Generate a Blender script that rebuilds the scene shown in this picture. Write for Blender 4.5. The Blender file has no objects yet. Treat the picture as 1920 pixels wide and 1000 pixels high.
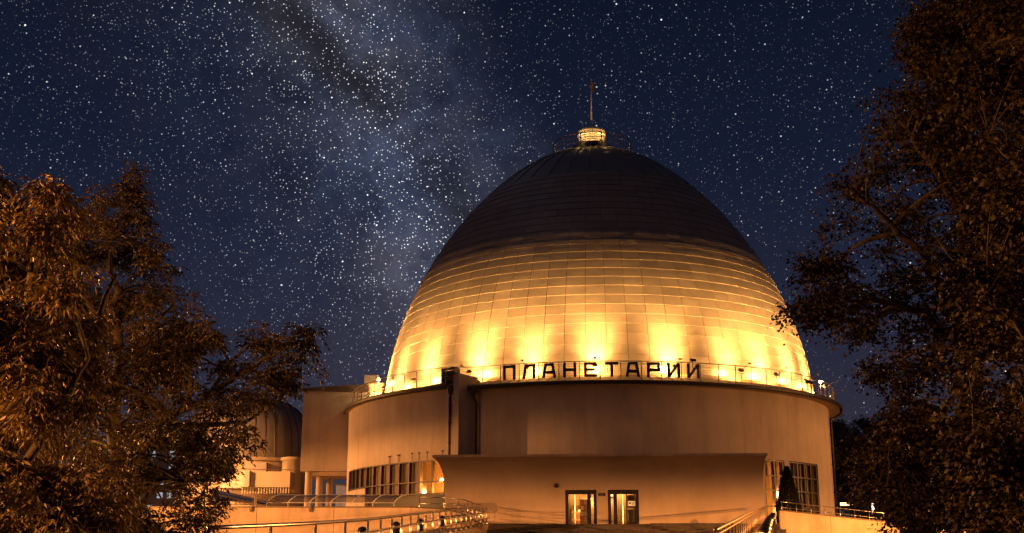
import bpy, math, random
import numpy as np
from mathutils import noise as mnoise
from mathutils import Vector, Matrix
random.seed(7); rng = np.random.default_rng(11)
sc = bpy.context.scene
C = sc.collection
sin, cos, rad, PI = math.sin, math.cos, math.radians, math.pi

# ------------------------------------------------------------------ camera
CAM_Z, PITCH, F = 1.6, 0.246, 2200.0
cam_d = bpy.data.cameras.new('camera'); cam = bpy.data.objects.new('camera', cam_d); C.objects.link(cam)
cam.location = (0, 0, CAM_Z); cam.rotation_euler = (PI/2 + PITCH, 0, 0)
cam_d.sensor_width = 36; cam_d.lens = 36*F/1920; cam_d.clip_start = 0.1; cam_d.clip_end = 9000
sc.camera = cam
sc.view_settings.view_transform = 'Standard'; sc.view_settings.look = 'None'
sc.view_settings.gamma = 1; sc.view_settings.use_curve_mapping = False; sc.view_settings.exposure = 0.0
sc.render.engine = 'CYCLES'
sc.cycles.use_denoising = True
sc.cycles.max_bounces = 5; sc.cycles.diffuse_bounces = 2; sc.cycles.glossy_bounces = 3
sc.cycles.transparent_max_bounces = 8; sc.cycles.sample_clamp_indirect = 4
sc.cycles.caustics_reflective = False; sc.cycles.caustics_refractive = False

def ray(x, y):
    u = (x-960)/F; v = (500-y)/F
    return Vector((u, cos(PITCH)-v*sin(PITCH), sin(PITCH)+v*cos(PITCH)))
def at(x, y, Y):
    r = ray(x, y); return r*(Y/r.y) + Vector((0, 0, CAM_Z))
def px(P):
    """image position of a world point, in the photograph's pixels"""
    z = P[2]-CAM_Z; d = P[1]*cos(PITCH)+z*sin(PITCH)
    return 960+F*P[0]/d, 500-F*(-P[1]*sin(PITCH)+z*cos(PITCH))/d

# ------------------------------------------------------------------ world: clear night sky
SUN_C = (1, .56, .19)
w = bpy.data.worlds.new('World'); sc.world = w; w.use_nodes = True
nt = w.node_tree; nt.nodes.clear()
def N(t, **k):
    n = nt.nodes.new(t)
    for a, b in k.items(): setattr(n, a, b)
    return n
def L(a, b): nt.links.new(a, b)
def mth(op, a, b=None, c=None, clamp=False):
    n = N('ShaderNodeMath', operation=op, use_clamp=clamp)
    for i, v in enumerate((a, b, c)):
        if v is None: continue
        if isinstance(v, (int, float)): n.inputs[i].default_value = v
        else: L(v, n.inputs[i])
    return n.outputs[0]
def ramp(fac, stops, interp='LINEAR'):
    n = N('ShaderNodeValToRGB'); cr = n.color_ramp; cr.interpolation = interp
    while len(cr.elements) < len(stops): cr.elements.new(.5)
    for e, (p_, c_) in zip(cr.elements, stops):
        e.position = p_; e.color = (c_[0], c_[1], c_[2], 1) if isinstance(c_, tuple) else (c_, c_, c_, 1)
    L(fac, n.inputs[0]); return n.outputs[0]
def mixc(f, a, b, bt='MIX'):
    n = N('ShaderNodeMix', data_type='RGBA', blend_type=bt)
    for sock, v in ((n.inputs[0], f), (n.inputs[6], a), (n.inputs[7], b)):
        if isinstance(v, (int, float)): sock.default_value = v
        elif isinstance(v, tuple): sock.default_value = (*v, 1)
        else: L(v, sock)
    return n.outputs[2]
tc = N('ShaderNodeTexCoord'); D = tc.outputs['Generated']
sep = N('ShaderNodeSeparateXYZ'); L(D, sep.inputs[0]); Z = sep.outputs[2]
def wnoise(scale, detail=5, rough=.55, vec=None, dist=0):
    n = N('ShaderNodeTexNoise'); n.inputs['Scale'].default_value = scale
    n.inputs['Detail'].default_value = detail; n.inputs['Roughness'].default_value = rough
    n.inputs['Distortion'].default_value = dist
    L(vec or D, n.inputs['Vector']); return n
base = ramp(Z, [(0.0, (.046, .038, .050)), (.15, (.022, .0225, .043)), (.24, (.0125, .0160, .036)), (.33, (.0072, .0108, .0275)), (.45, (.0042, .0075, .0195)), (.7, (.004, .006, .016))])
# Milky Way: a great circle with a dusty lane
def gcirc(a, b):
    v = ray(*a).normalized().cross(ray(*b).normalized()).normalized(); return -v if v.x < 0 else v
nn = gcirc((612, 0), (805, 440)); nl = gcirc((550, 60), (800, 340))
wn = wnoise(7, 6, .6)
vd = N('ShaderNodeVectorMath', operation='DOT_PRODUCT'); L(D, vd.inputs[0]); vd.inputs[1].default_value = nn
vl = N('ShaderNodeVectorMath', operation='DOT_PRODUCT'); L(D, vl.inputs[0]); vl.inputs[1].default_value = nl
dist = mth('ADD', vd.outputs['Value'], mth('MULTIPLY', mth('SUBTRACT', wn.outputs['Fac'], .5), .09))
dlane = mth('ADD', vl.outputs['Value'], mth('MULTIPLY', mth('SUBTRACT', wn.outputs['Fac'], .5), .10))
def gauss(x, c, s):
    q = mth('DIVIDE', mth('SUBTRACT', x, c), s); return mth('EXPONENT', mth('MULTIPLY', mth('MULTIPLY', q, q), -1.0))
band = gauss(dist, -.004, .044); wide = gauss(dist, -.035, .115); right = gauss(dist, .072, .034)
lane_n = wnoise(12, 7, .62, dist=.6)
lane = mth('MULTIPLY', gauss(dlane, .004, .019), ramp(lane_n.outputs['Fac'], [(.34, .15), (.54, 1.0)]), clamp=True)
cl_n = wnoise(22, 7, .65, dist=.3)
cl = ramp(cl_n.outputs['Fac'], [(.34, .18), (.68, 1.0)])
glow = mth('MULTIPLY', mth('ADD', mth('MULTIPLY', band, .75), mth('ADD', mth('MULTIPLY', wide, .22), mth('MULTIPLY', right, .30))), cl)
colmw = mixc(ramp(wnoise(9, 3).outputs['Fac'], [(.4, 0.0), (.6, 1.0)]), (.072, .090, .148), (.100, .092, .112))
sky = mixc(glow, base, mixc(1.0, base, colmw, 'ADD'))
dust = mixc(mth('MULTIPLY', lane, .85), sky, (.0130, .0115, .0160))
# stars
def stars(scale, r0, r1_, amp, powr, boost=None):
    v = N('ShaderNodeTexVoronoi', feature='F1'); v.inputs['Scale'].default_value = scale
    L(D, v.inputs['Vector'])
    dd = v.outputs['Distance']
    cs = N('ShaderNodeSeparateColor'); L(v.outputs['Color'], cs.inputs[0])
    mag = mth('POWER', cs.outputs[0], powr)
    # radius grows with magnitude
    rr = mth('MULTIPLY', mth('ADD', mth('MULTIPLY', mag, r1_-r0), r0), scale)
    t = mth('SUBTRACT', 1.0, mth('DIVIDE', dd, rr), clamp=True)
    s = mth('MULTIPLY', mth('POWER', t, .7), mth('MULTIPLY', mth('ADD', mth('MULTIPLY', mag, .9), .1), amp))
    if boost is not None: s = mth('MULTIPLY', s, boost)
    col = mixc(cs.outputs[1], (.72, .84, 1.0), (1.0, .93, .84))
    return mixc(1.0, col, N_comb(s), 'MULTIPLY')
def N_comb(s):
    n = N('ShaderNodeCombineColor')
    for i in range(3): L(s, n.inputs[i])
    return n.outputs[0]
fade = ramp(Z, [(.05, .25), (.22, 1.0)])
dens = mth('MULTIPLY', fade, mth('ADD', .55, mth('ADD', mth('MULTIPLY', wide, .5), mth('MULTIPLY', band, 1.0))))
dens = mth('MULTIPLY', dens, mth('SUBTRACT', 1.0, mth('MULTIPLY', lane, .55)))
out = dust
for args in ((80, .00038, .00095, 3.4, 3.0, fade), (140, .00036, .00078, 2.2, 2.4, dens), (250, .00035, .00068, 1.4, 1.6, dens),
             (430, .00035, .00062, 1.5, 1.4, mth('MULTIPLY', fade, mth('ADD', .12, mth('ADD', band, mth('MULTIPLY', wide, .7)))))):
    out = mixc(1.0, out, stars(*args), 'ADD')
bg = N('ShaderNodeBackground'); L(out, bg.inputs[0]); bg.inputs[1].default_value = 1.0
wo = N('ShaderNodeOutputWorld'); L(bg.outputs[0], wo.inputs[0])
w.cycles.sampling_method = 'MANUAL'; w.cycles.sample_map_resolution = 256

# ------------------------------------------------------------------ materials
def mat(name, col, rough=.6, metal=0.0, var=.12, scale=3.0, bump=0.0, bscale=20, streak=0.0, emit=None, es=0, spec=.5,
        col2=None, trans=0.0):
    m = bpy.data.materials.new(name); m.use_nodes = True; t = m.node_tree; b = t.nodes['Principled BSDF']
    b.inputs['Roughness'].default_value = rough; b.inputs['Metallic'].default_value = metal
    b.inputs['Specular IOR Level'].default_value = spec
    g = t.nodes.new('ShaderNodeNewGeometry')
    no = t.nodes.new('ShaderNodeTexNoise'); no.inputs['Scale'].default_value = scale; no.inputs['Detail'].default_value = 6
    no.inputs['Roughness'].default_value = .62
    t.links.new(g.outputs['Position'], no.inputs['Vector'])
    cr = t.nodes.new('ShaderNodeValToRGB'); c2 = col2 or tuple(c*(1+var) for c in col); c1 = tuple(c*(1-var) for c in col)
    cr.color_ramp.elements[0].position = .3; cr.color_ramp.elements[0].color = (*c1, 1)
    cr.color_ramp.elements[1].position = .7; cr.color_ramp.elements[1].color = (*c2, 1)
    t.links.new(no.outputs['Fac'], cr.inputs[0]); last = cr.outputs[0]
    if streak:
        mp = t.nodes.new('ShaderNodeMapping'); mp.inputs['Scale'].default_value = (.9, .9, .10)
        t.links.new(g.outputs['Position'], mp.inputs[0])
        n2 = t.nodes.new('ShaderNodeTexNoise'); n2.inputs['Scale'].default_value = 1.1; n2.inputs['Detail'].default_value = 8
        n2.inputs['Roughness'].default_value = .7
        t.links.new(mp.outputs[0], n2.inputs['Vector'])
        c3 = t.nodes.new('ShaderNodeValToRGB'); k = 1-streak
        c3.color_ramp.elements[0].position = .34; c3.color_ramp.elements[0].color = (k, k*.97, k*.93, 1)
        c3.color_ramp.elements[1].position = .56; c3.color_ramp.elements[1].color = (1, 1, 1, 1)
        t.links.new(n2.outputs['Fac'], c3.inputs[0])
        mx = t.nodes.new('ShaderNodeMix'); mx.data_type = 'RGBA'; mx.blend_type = 'MULTIPLY'; mx.inputs[0].default_value = 1
        t.links.new(last, mx.inputs[6]); t.links.new(c3.outputs[0], mx.inputs[7]); last = mx.outputs[2]
    t.links.new(last, b.inputs['Base Color'])
    if bump:
        n3 = t.nodes.new('ShaderNodeTexNoise'); n3.inputs['Scale'].default_value = bscale; n3.inputs['Detail'].default_value = 4
        t.links.new(g.outputs['Position'], n3.inputs['Vector'])
        bp = t.nodes.new('ShaderNodeBump'); bp.inputs['Strength'].default_value = bump; bp.inputs['Distance'].default_value = .02
        t.links.new(n3.outputs['Fac'], bp.inputs['Height']); t.links.new(bp.outputs[0], b.inputs['Normal'])
    if emit:
        b.inputs['Emission Color'].default_value = (*emit, 1); b.inputs['Emission Strength'].default_value = es
    if trans:
        tr = t.nodes.new('ShaderNodeBsdfTranslucent'); t.links.new(last, tr.inputs[0])
        ms = t.nodes.new('ShaderNodeMixShader'); ms.inputs[0].default_value = trans
        o = t.nodes['Material Output']
        t.links.new(b.outputs[0], ms.inputs[1]); t.links.new(tr.outputs[0], ms.inputs[2]); t.links.new(ms.outputs[0], o.inputs[0])
    return m
M = {}
M['plaster'] = mat('plaster', (.53, .44, .36), .85, var=.10, scale=.5, bump=.3, bscale=9, streak=.17, spec=.2)
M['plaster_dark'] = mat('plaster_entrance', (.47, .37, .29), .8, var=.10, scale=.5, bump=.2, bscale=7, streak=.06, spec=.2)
M['wall_low'] = mat('retaining_plaster', (.45, .35, .27), .9, var=.16, scale=.7, bump=.35, bscale=12, streak=.25, spec=.15)
M['coping'] = mat('coping_metal', (.10, .075, .06), .55, .3, var=.2)
M['gutter'] = mat('gutter_metal', (.055, .045, .04), .5, .5, var=.3, scale=2, streak=.4)
M['roof'] = mat('roof_sheet', (.42, .40, .37), .5, .5, var=.2, scale=2)
M['frame'] = mat('window_frame', (.045, .035, .03), .5, .2, var=.2)
M['darkframe'] = mat('door_frame', (.012, .009, .008), .5, .2, var=.2)
M['steel'] = mat('stainless_rail', (.62, .58, .53), .28, 1.0, var=.06, scale=6)
M['steel_d'] = mat('painted_rail', (.20, .15, .12), .5, .5, var=.15, scale=6)
M['bronze'] = mat('bronze_rail', (.42, .30, .20), .38, .8, var=.12, scale=6)
M['black'] = mat('black_bollard', (.012, .011, .011), .3, .1, var=.2)
M['letter'] = mat('letter_metal', (.050, .034, .030), .5, .3, var=.2, scale=4)
M['white'] = mat('white_panel', (.62, .60, .56), .6, var=.06)
M['paper'] = mat('paper', (.75, .70, .55), .8, var=.03, emit=(1, .72, .35), es=.25)  # faint warm glow put into the paper, which is no lamp
M['print'] = mat('printed_ink', (.05, .05, .05), .8, var=.1)
M['tile'] = mat('paving', (.16, .12, .10), .8, var=.3, scale=5, bump=.2)
M['tile2'] = mat('step_stone', (.060, .047, .042), .8, var=.25, scale=3, bump=.2)
M['ground'] = mat('ground', (.06, .06, .05), .95, var=.3, scale=.4)
M['bark'] = mat('bark', (.045, .034, .026), .9, var=.35, scale=14, bump=.8, bscale=30)
M['flag'] = mat('flag_cloth', (.55, .20, .03), .8, var=.15)
M['lantern'] = mat('lantern_metal', (.70, .60, .42), .4, .35, var=.1, scale=5)
M['cable'] = mat('cable', (.30, .24, .19), .45, .7)
M['dark_room'] = mat('room_dark', (.10, .075, .06), .9, var=.4, scale=1.5)
M['room'] = mat('room_warm', (.55, .42, .28), .7, var=.2, scale=2)
M['wood'] = mat('room_wood', (.28, .16, .08), .6, var=.3, scale=5)
M['pane_backing'] = mat('pane_backing_brown', (.42, .33, .28), .8, var=.35, scale=.45, streak=.35)  # brown tone of the sheets backing the panes
M['blue'] = mat('cold_glass', (.20, .23, .28), .35, var=.1, emit=(.36, .44, .62), es=.07)
M['thuja'] = mat('thuja_green', (.014, .016, .009), .8, var=.4, scale=5)
M['leafA'] = mat('leaf_lit', (.125, .088, .034), .45, var=.45, scale=2.5, trans=.22)  # brighter copy of the left-tree leaf, lamplight put into the colour
M['leafB'] = mat('leaf_shaded', (.046, .034, .015), .5, var=.45, scale=2.5, trans=.20)  # same leaf for the tree behind, shade put into a darker colour
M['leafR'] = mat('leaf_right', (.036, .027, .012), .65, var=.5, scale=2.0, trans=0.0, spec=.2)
M['leafF'] = mat('leaf_far', (.030, .030, .014), .7, var=.5, scale=.6)
M['obs'] = mat('zinc', (.32, .29, .28), .45, .6, var=.12, scale=1.5, streak=.12)
M['poly'] = mat('polycarbonate', (.16, .14, .145), .35, .0, var=.12, scale=1)
def emitm(name, col, s):
    m = bpy.data.materials.new(name); m.use_nodes = True; b = m.node_tree.nodes['Principled BSDF']
    b.inputs['Base Color'].default_value = (.8, .8, .8, 1)
    b.inputs['Emission Color'].default_value = (*col, 1); b.inputs['Emission Strength'].default_value = s; return m
M['lampglow'] = emitm('lamp_glow', (1, .70, .30), 14)
M['lampwarm'] = emitm('lamp_warm', (1, .58, .18), 5)
M['lampcold'] = emitm('lamp_cold', (.80, .90, 1.0), 3)
M['window_lit'] = emitm('far_window', (.75, .85, 1.0), .4)
def glassm(name, tint, alpha, rough=.05):
    m = bpy.data.materials.new(name); m.use_nodes = True; t = m.node_tree; b = t.nodes['Principled BSDF']
    b.inputs['Base Color'].default_value = (*tint, 1); b.inputs['Roughness'].default_value = rough
    tr = t.nodes.new('ShaderNodeBsdfTransparent'); tr.inputs[0].default_value = (.97, .96, .94, 1)
    lw = t.nodes.new('ShaderNodeLayerWeight'); lw.inputs[0].default_value = .5
    fr = t.nodes.new('ShaderNodeMath'); fr.operation = 'POWER'; fr.inputs[1].default_value = 4; t.links.new(lw.outputs['Facing'], fr.inputs[0])
    ad = t.nodes.new('ShaderNodeMath'); ad.operation = 'ADD'; ad.inputs[1].default_value = alpha; ad.use_clamp = True
    t.links.new(fr.outputs[0], ad.inputs[0])
    ms = t.nodes.new('ShaderNodeMixShader'); t.links.new(ad.outputs[0], ms.inputs[0])
    t.links.new(tr.outputs[0], ms.inputs[1]); t.links.new(b.outputs[0], ms.inputs[2])
    t.links.new(ms.outputs[0], t.nodes['Material Output'].inputs[0]); return m
M['glass'] = glassm('window_glass', (.06, .05, .045), .05)
M['doorglass'] = glassm('door_glass', (.05, .04, .03), .04)
M['polyglass'] = glassm('canopy_glass', (.13, .115, .125), .68, .25)

def dome_mat():
    m = mat('dome_steel', (.34, .31, .285), .38, .45, var=.10, scale=1.2)
    t = m.node_tree; b = t.nodes['Principled BSDF']; L_ = t.links.new
    src = b.inputs['Base Color'].links[0].from_socket
    a = t.nodes.new('ShaderNodeAttribute'); a.attribute_name = 'tone'
    mx = t.nodes.new('ShaderNodeMix'); mx.data_type = 'RGBA'; mx.blend_type = 'MULTIPLY'; mx.inputs[0].default_value = 1
    L_(src, mx.inputs[6]); L_(a.outputs['Color'], mx.inputs[7]); L_(mx.outputs[2], b.inputs['Base Color'])
    g = t.nodes.new('ShaderNodeNewGeometry')
    n = t.nodes.new('ShaderNodeTexNoise'); n.inputs['Scale'].default_value = .75; n.inputs['Detail'].default_value = 2.5
    L_(g.outputs['Position'], n.inputs['Vector'])
    bp = t.nodes.new('ShaderNodeBump'); bp.inputs['Strength'].default_value = 1.0; bp.inputs['Distance'].default_value = .055
    L_(n.outputs['Fac'], bp.inputs['Height']); L_(bp.outputs[0], b.inputs['Normal'])
    # the grain of the rolled sheet
    n2 = t.nodes.new('ShaderNodeTexNoise'); n2.inputs['Scale'].default_value = 5; L_(g.outputs['Position'], n2.inputs['Vector'])
    mr = t.nodes.new('ShaderNodeMapRange'); mr.inputs[3].default_value = .36; mr.inputs[4].default_value = .52
    L_(n2.outputs['Fac'], mr.inputs[0]); L_(mr.outputs[0], b.inputs['Roughness'])
    return m
M['dome'] = dome_mat()

# ------------------------------------------------------------------ mesh helpers
class MB:
    def __init__(s): s.v = []; s.f = []
    def add(s, vs, fs):
        o = len(s.v); s.v += [tuple(p) for p in vs]; s.f += [tuple(o+i for i in f) for f in fs]; return s
    def box(s, x0, x1, y0, y1, z0, z1, Mx=None):
        vs = [Vector((x, y, z)) for x in (x0, x1) for y in (y0, y1) for z in (z0, z1)]
        if Mx is not None: vs = [Mx @ v for v in vs]
        return s.add(vs, [(0, 1, 3, 2), (4, 6, 7, 5), (0, 4, 5, 1), (2, 3, 7, 6), (0, 2, 6, 4), (1, 5, 7, 3)])
    def tube(s, pts, r, n=8, cap=True):
        pts = [Vector(p) for p in pts]; k = len(pts)
        rs = r if isinstance(r, (list, tuple)) else [r]*k
        prev = None; vs = []
        for i, p_ in enumerate(pts):
            d = (pts[min(i+1, k-1)]-pts[max(i-1, 0)]).normalized()
            if prev is None:
                a = Vector((0, 0, 1)) if abs(d.z) < .9 else Vector((1, 0, 0)); u = d.cross(a).normalized()
            else: u = (prev-d*prev.dot(d)).normalized()
            prev = u; v_ = d.cross(u)
            for j in range(n):
                a = 2*PI*j/n; vs.append(p_+(u*cos(a)+v_*sin(a))*rs[i])
        fs = [(i*n+j, i*n+(j+1) % n, (i+1)*n+(j+1) % n, (i+1)*n+j) for i in range(k-1) for j in range(n)]
        if cap: fs += [tuple(reversed(range(n))), tuple(range((k-1)*n, k*n))]
        return s.add(vs, fs)
    def lathe(s, prof, n=24, a0=0, a1=360, c=(0, 0, 0)):
        full = abs(a1-a0-360) < 1e-6; m = n if full else n+1; vs = []
        for (r, z) in prof:
            for j in range(m):
                a = rad(a0+(a1-a0)*j/n); vs.append((c[0]+r*sin(a), c[1]-r*cos(a), c[2]+z))
        fs = [(i*m+j, i*m+(j+1) % m, (i+1)*m+(j+1) % m, (i+1)*m+j) for i in range(len(prof)-1) for j in range(n)]
        return s.add(vs, fs)
    def prism(s, poly, z0, z1):
        n = len(poly)
        return s.add([(x, y, z0) for x, y in poly]+[(x, y, z1) for x, y in poly],
                     [tuple(reversed(range(n))), tuple(range(n, 2*n))]+[(i, (i+1) % n, n+(i+1) % n, n+i) for i in range(n)])
    def build(s, name, m, parent=None, smooth=False, loc=None):
        me = bpy.data.meshes.new(name); me.from_pydata(s.v, [], s.f); me.update()
        if smooth: me.shade_smooth()
        me.materials.append(M[m] if isinstance(m, str) else m)
        return link(name, me, parent, loc)
def link(name, me, parent=None, loc=None):
    o = bpy.data.objects.new(name, me); C.objects.link(o)
    if parent is not None: o.parent = parent
    if loc is not None: o.location = loc
    return o
def tag(o, label=None, cat=None, group=None, kind=None):
    if label: o['label'] = label
    if cat: o['category'] = cat
    if group: o['group'] = group
    if kind: o['kind'] = kind
    return o
def thing(name, label, cat, loc=(0, 0, 0), group=None, rz=0):
    o = bpy.data.objects.new(name, None); C.objects.link(o); o.location = loc; o.rotation_euler = (0, 0, rz)
    return tag(o, label, cat, group)
def under(root, mb):      # shift world-coordinate geometry into the thing's own frame
    l = root.location; mb.v = [(a-l[0], b-l[1], c-l[2]) for a, b, c in mb.v]; return mb
def copy_tree(o, loc=None, rz=None):
    r = o.copy(); C.objects.link(r)
    if loc is not None: r.location = loc
    if rz is not None: r.rotation_euler = (0, 0, rz)
    for ch in o.children:
        c = ch.copy(); C.objects.link(c); c.parent = r
        for g in ch.children:
            d = g.copy(); C.objects.link(d); d.parent = c
    return r

# ------------------------------------------------------------------ the drum and the dome
CX, CY = 7.2125, 100.0
def pol(R, a, z=0): a = rad(a); return Vector((CX+R*sin(a), CY-R*cos(a), z))
def arcwall(mb, R0, R1, a0, a1, z0, z1, step=1.5):
    """a curved solid between radii R0 < R1 (local to the drum's axis)"""
    n = max(2, int(abs(a1-a0)/step)); m = 4; vs = []
    for j in range(n+1):
        a = rad(a0+(a1-a0)*j/n); s_, c_ = sin(a), -cos(a)
        vs += [(R0*s_, R0*c_, z0), (R1*s_, R1*c_, z0), (R1*s_, R1*c_, z1), (R0*s_, R0*c_, z1)]
    fs = [(j*m+i, (j+1)*m+i, (j+1)*m+(i+1) % 4, j*m+(i+1) % 4) for j in range(n) for i in range(4)]
    fs += [(3, 2, 1, 0), (n*m, n*m+1, n*m+2, n*m+3)]
    return mb.add(vs, fs)
def radial(a, R=0): return Matrix.Rotation(rad(a), 4, 'Z') @ Matrix.Translation((0, -R, 0))   # local -Y points outwards

B = thing('planetarium_building', 'large round planetarium building with golden lit steel dome on a plastered drum', 'building', (CX, CY, 0))
ZE = 13.62           # eaves
AL0, AL1 = -120, -32.75     # the projecting left half
AR0, AR1 = -30.6, 240
# walls
mb = MB(); arcwall(mb, 20.4, 20.9, AL0, -34.2, 8.52, 13.42); arcwall(mb, 20.4, 20.9, -34.2, AL1, 3.5, 13.42)
arcwall(mb, 20.4, 20.9, AL0, -75.5, 3.5, 8.52); arcwall(mb, 20.4, 20.9, -75.5, -61.1, 3.5, 6.93)
mb.build('drum_wall', 'plaster', B)['label'] = 'projecting left drum wall over the ribbon window'
mb = MB(); arcwall(mb, 18.6, 19.1, AR0-3, 34.0, 3.5, 13.42); arcwall(mb, 18.6, 19.1, 34.0, 55.6, 8.64, 13.42)
arcwall(mb, 18.6, 19.1, 40.6, 42.2, 3.5, 8.64); arcwall(mb, 18.6, 19.1, 55.6, AR1, 3.5, 13.42)
mb.build('drum_wall', 'plaster', B)['label'] = 'recessed right drum wall'
mb = MB(); mb.box(-.23, .23, -21.25, -18.8, 3.5, 14.35, radial(-31.6))
mb.build('fin_wall', 'plaster', B)
mb = MB(); mb.box(-.24, .24, -21.34, -18.7, 14.353, 14.42, radial(-31.6)); mb.build('fin_coping', 'gutter', B)
mb = MB(); mb.box(-.3, .3, -19.28, -18.3, 3.5, 12.6, radial(80)); mb.build('fin_wall', 'plaster', B)
# eaves: soffit, gutter
for (a0, a1, R) in ((AL0, AL1+.2, 21.33), (AR0-.3, AR1, 20.15)):
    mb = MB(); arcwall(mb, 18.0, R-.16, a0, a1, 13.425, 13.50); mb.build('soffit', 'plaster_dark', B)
    mb = MB(); prof = [(R-.17, 13.62), (R-.17, 13.44), (R-.12, 13.38), (R-.02, 13.38), (R+.04, 13.44), (R+.05, 13.60), (R+.03, 13.62), (R-.17, 13.62)]
    mb.lathe(prof, int(abs(a1-a0)/1.5), a0, a1); mb.build('gutter', 'gutter', B, smooth=False)
    k = 0; a = a0+.3
    sheet = None; pitch = 2.1
    while a < min(a1, 100):          # folded roof sheets between the gutter and the dome
        if a > -100:
            if sheet is None:
                mb = MB(); h = rad(pitch)/2
                def P(r, t, z): return (r*sin(t), -r*cos(t), z)
                r0, r1_ = 17.95, R-.03; z0, z1 = ZE+.36+(R-20.15)*.12, ZE+.03
                mb.add([P(r1_, -h, z1), P(r1_, h, z1), P(r0, h, z0+.30), P(r0, -h, z0+.30), P(r1_, h-.0016, z1+.05), P(r1_, h, z1+.05), P(r0, h, z0+.35), P(r0, h-.0028, z0+.35),
                        P(r1_, h-.0016, z1), P(r0, h-.0028, z0+.30)],
                       [(0, 1, 2, 3), (4, 5, 6, 7), (8, 4, 7, 9)])
                sheet = mb.build('roof_sheet', 'roof', B)
            else: sheet = sheet.copy(); C.objects.link(sheet)
            sheet.rotation_euler = (0, 0, rad(a+pitch/2))
        a += pitch
mb = MB(); arcwall(mb, 17.6, 18.35, -180, 180, 13.9, 14.42, 3); mb.build('dome_kerb', 'plaster_dark', B)

# ribbon window on the left
mul = [-75.3, -71.15, -67.7, -64.4, -61.05, -57.6, -54.15, -50.9, -47.65, -44.5, -41.35, -38.12, -34.9]
band = MB()
arcwall(band, 20.62, 20.86, -75.4, -34.2, 8.44, 8.52); arcwall(band, 20.62, 20.84, -75.4, -34.2, 6.98, 7.06); arcwall(band, 20.62, 20.86, -61, -34.2, 6.16, 6.24)
for a in mul: band.box(-.055, .055, -20.85, -20.6, 6.2 if a > -62 else 6.93, 8.45, radial(a))
wf = band.build('ribbon_window', 'frame', B)
for i, (a, b) in enumerate(zip(mul[:-1], mul[1:])):
    for z0, z1 in ((7.06, 8.44), (6.24, 6.98)):
        if z1 < 7 and b < -60: continue
        mb = MB(); arcwall(mb, 20.70, 20.715, a+.10, b-.10, z0, z1, 1.7); mb.build('pane', 'glass', wf)
        if b < -40.5 or (z1 < 7 and b < -44):  # backing sheets close behind the panes give them a brown tone
            d = random.uniform(.12, .35); mb = MB(); arcwall(mb, 20.60-d*.6, 20.61-d*.6, a+.05, b-.02, z0-.1, z1+.1, 1.7); mb.build('pane_backing', 'pane_backing', wf)
# rooms behind
mb = MB(); arcwall(mb, 17.6, 17.7, -76, -33, 5.5, 9.0, 4); arcwall(mb, 17.6, 20.4, -76, -33, 8.9, 9.0, 4); arcwall(mb, 17.6, 20.4, -76, -33, 5.45, 5.55, 4)
mb.build('room_shell', 'room', B)
mb = MB(); arcwall(mb, 20.5, 20.6, -61, -34.2, 5.2, 6.15); mb.build('plinth', 'darkframe', B)
# right window groups
for (a0, a1, cols) in ((34.1, 40.5, (34.3, 37.4, 40.3)), (42.3, 55.5, (42.5, 45.9, 48.9, 52.0, 55.3))):
    fr = MB()
    for z in (8.56, 7.52, 6.50, 5.35): arcwall(fr, 18.82, 19.02, a0, a1, z-.04, z+.04)
    for a in cols: fr.box(-.07, .07, -19.03, -18.75, 4.2, 8.6, radial(a))
    wf2 = fr.build('tall_window', 'frame', B)
    for a, b in zip(cols[:-1], cols[1:]):
        for z0, z1 in ((7.56, 8.52), (6.54, 7.48), (5.39, 6.46), (4.2, 5.31)):
            mb = MB(); arcwall(mb, 18.88, 18.90, a+.2, b-.2, z0, z1, 2); mb.build('pane', 'glass', wf2)
            if not (b < 38 and z1 < 7.5):
                mb = MB(); arcwall(mb, 18.5, 18.51, a+.9, b-.3, z0-.1, z1+.1, 2); mb.build('pane_backing', 'pane_backing', wf2)  # backing sheet toning the pane
mb = MB(); arcwall(mb, 16.8, 16.9, 33, 56, 4, 9, 4); arcwall(mb, 16.8, 18.6, 33, 56, 8.95, 9.05, 4); arcwall(mb, 16.8, 18.6, 33, 56, 3.9, 4.0, 4)
mb.build('room_shell', 'room', B)

# downpipes
def pipe(pts, r, parent, brackets=()):
    mb = MB(); mb.tube(pts, r, 10)
    for z, P_ in brackets: mb.box(P_[0]-r-.03, P_[0]+r+.03, P_[1]-r-.02, P_[1]+r+.15, z-.025, z+.025)
    return under(parent, mb).build('downpipe', 'gutter', parent, smooth=True)
def hopper(P_, parent):
    mb = MB(); mb.lathe([(.0, .25), (.26, .25), (.26, .05), (.11, -.32), (.09, -.40), (0, -.40)], 10, c=(P_[0]-parent.location[0], P_[1]-parent.location[1], P_[2]))
    return mb.build('rain_hopper', 'gutter', parent, smooth=False)
a = -33.25; q = pol(21.12, a); pipe([(q.x, q.y, 13.4), (q.x, q.y, 6.0)], .095, B, [(z, q) for z in (12.2, 11.0, 9.6)]); hopper(Vector((q.x, q.y, 13.25)), B)
a = -29.9; q = pol(19.95, a, 0); q2 = pol(19.55, -29.9); hopper(Vector((q.x, q.y, 13.2)), B)
pipe([(q.x, q.y, 12.9), (q2.x, q2.y, 12.5), (q2.x, q2.y, 4.2)], .10, B, [(z, q2) for z in (11.4, 9.8)])
q = pol(20.1, 71.5); q1 = pol(19.75, 71.3); q2 = pol(19.27, 69.5)
pipe([(q.x, q.y, 13.4), (q.x, q.y, 13.0), (q1.x, q1.y, 12.75), (q2.x, q2.y, 12.5), (q2.x, q2.y, 12.1), (q2.x, q2.y, 4.0)], .11, B, [(z, q2) for z in (11.3, 9.0, 6.8)])
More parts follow.
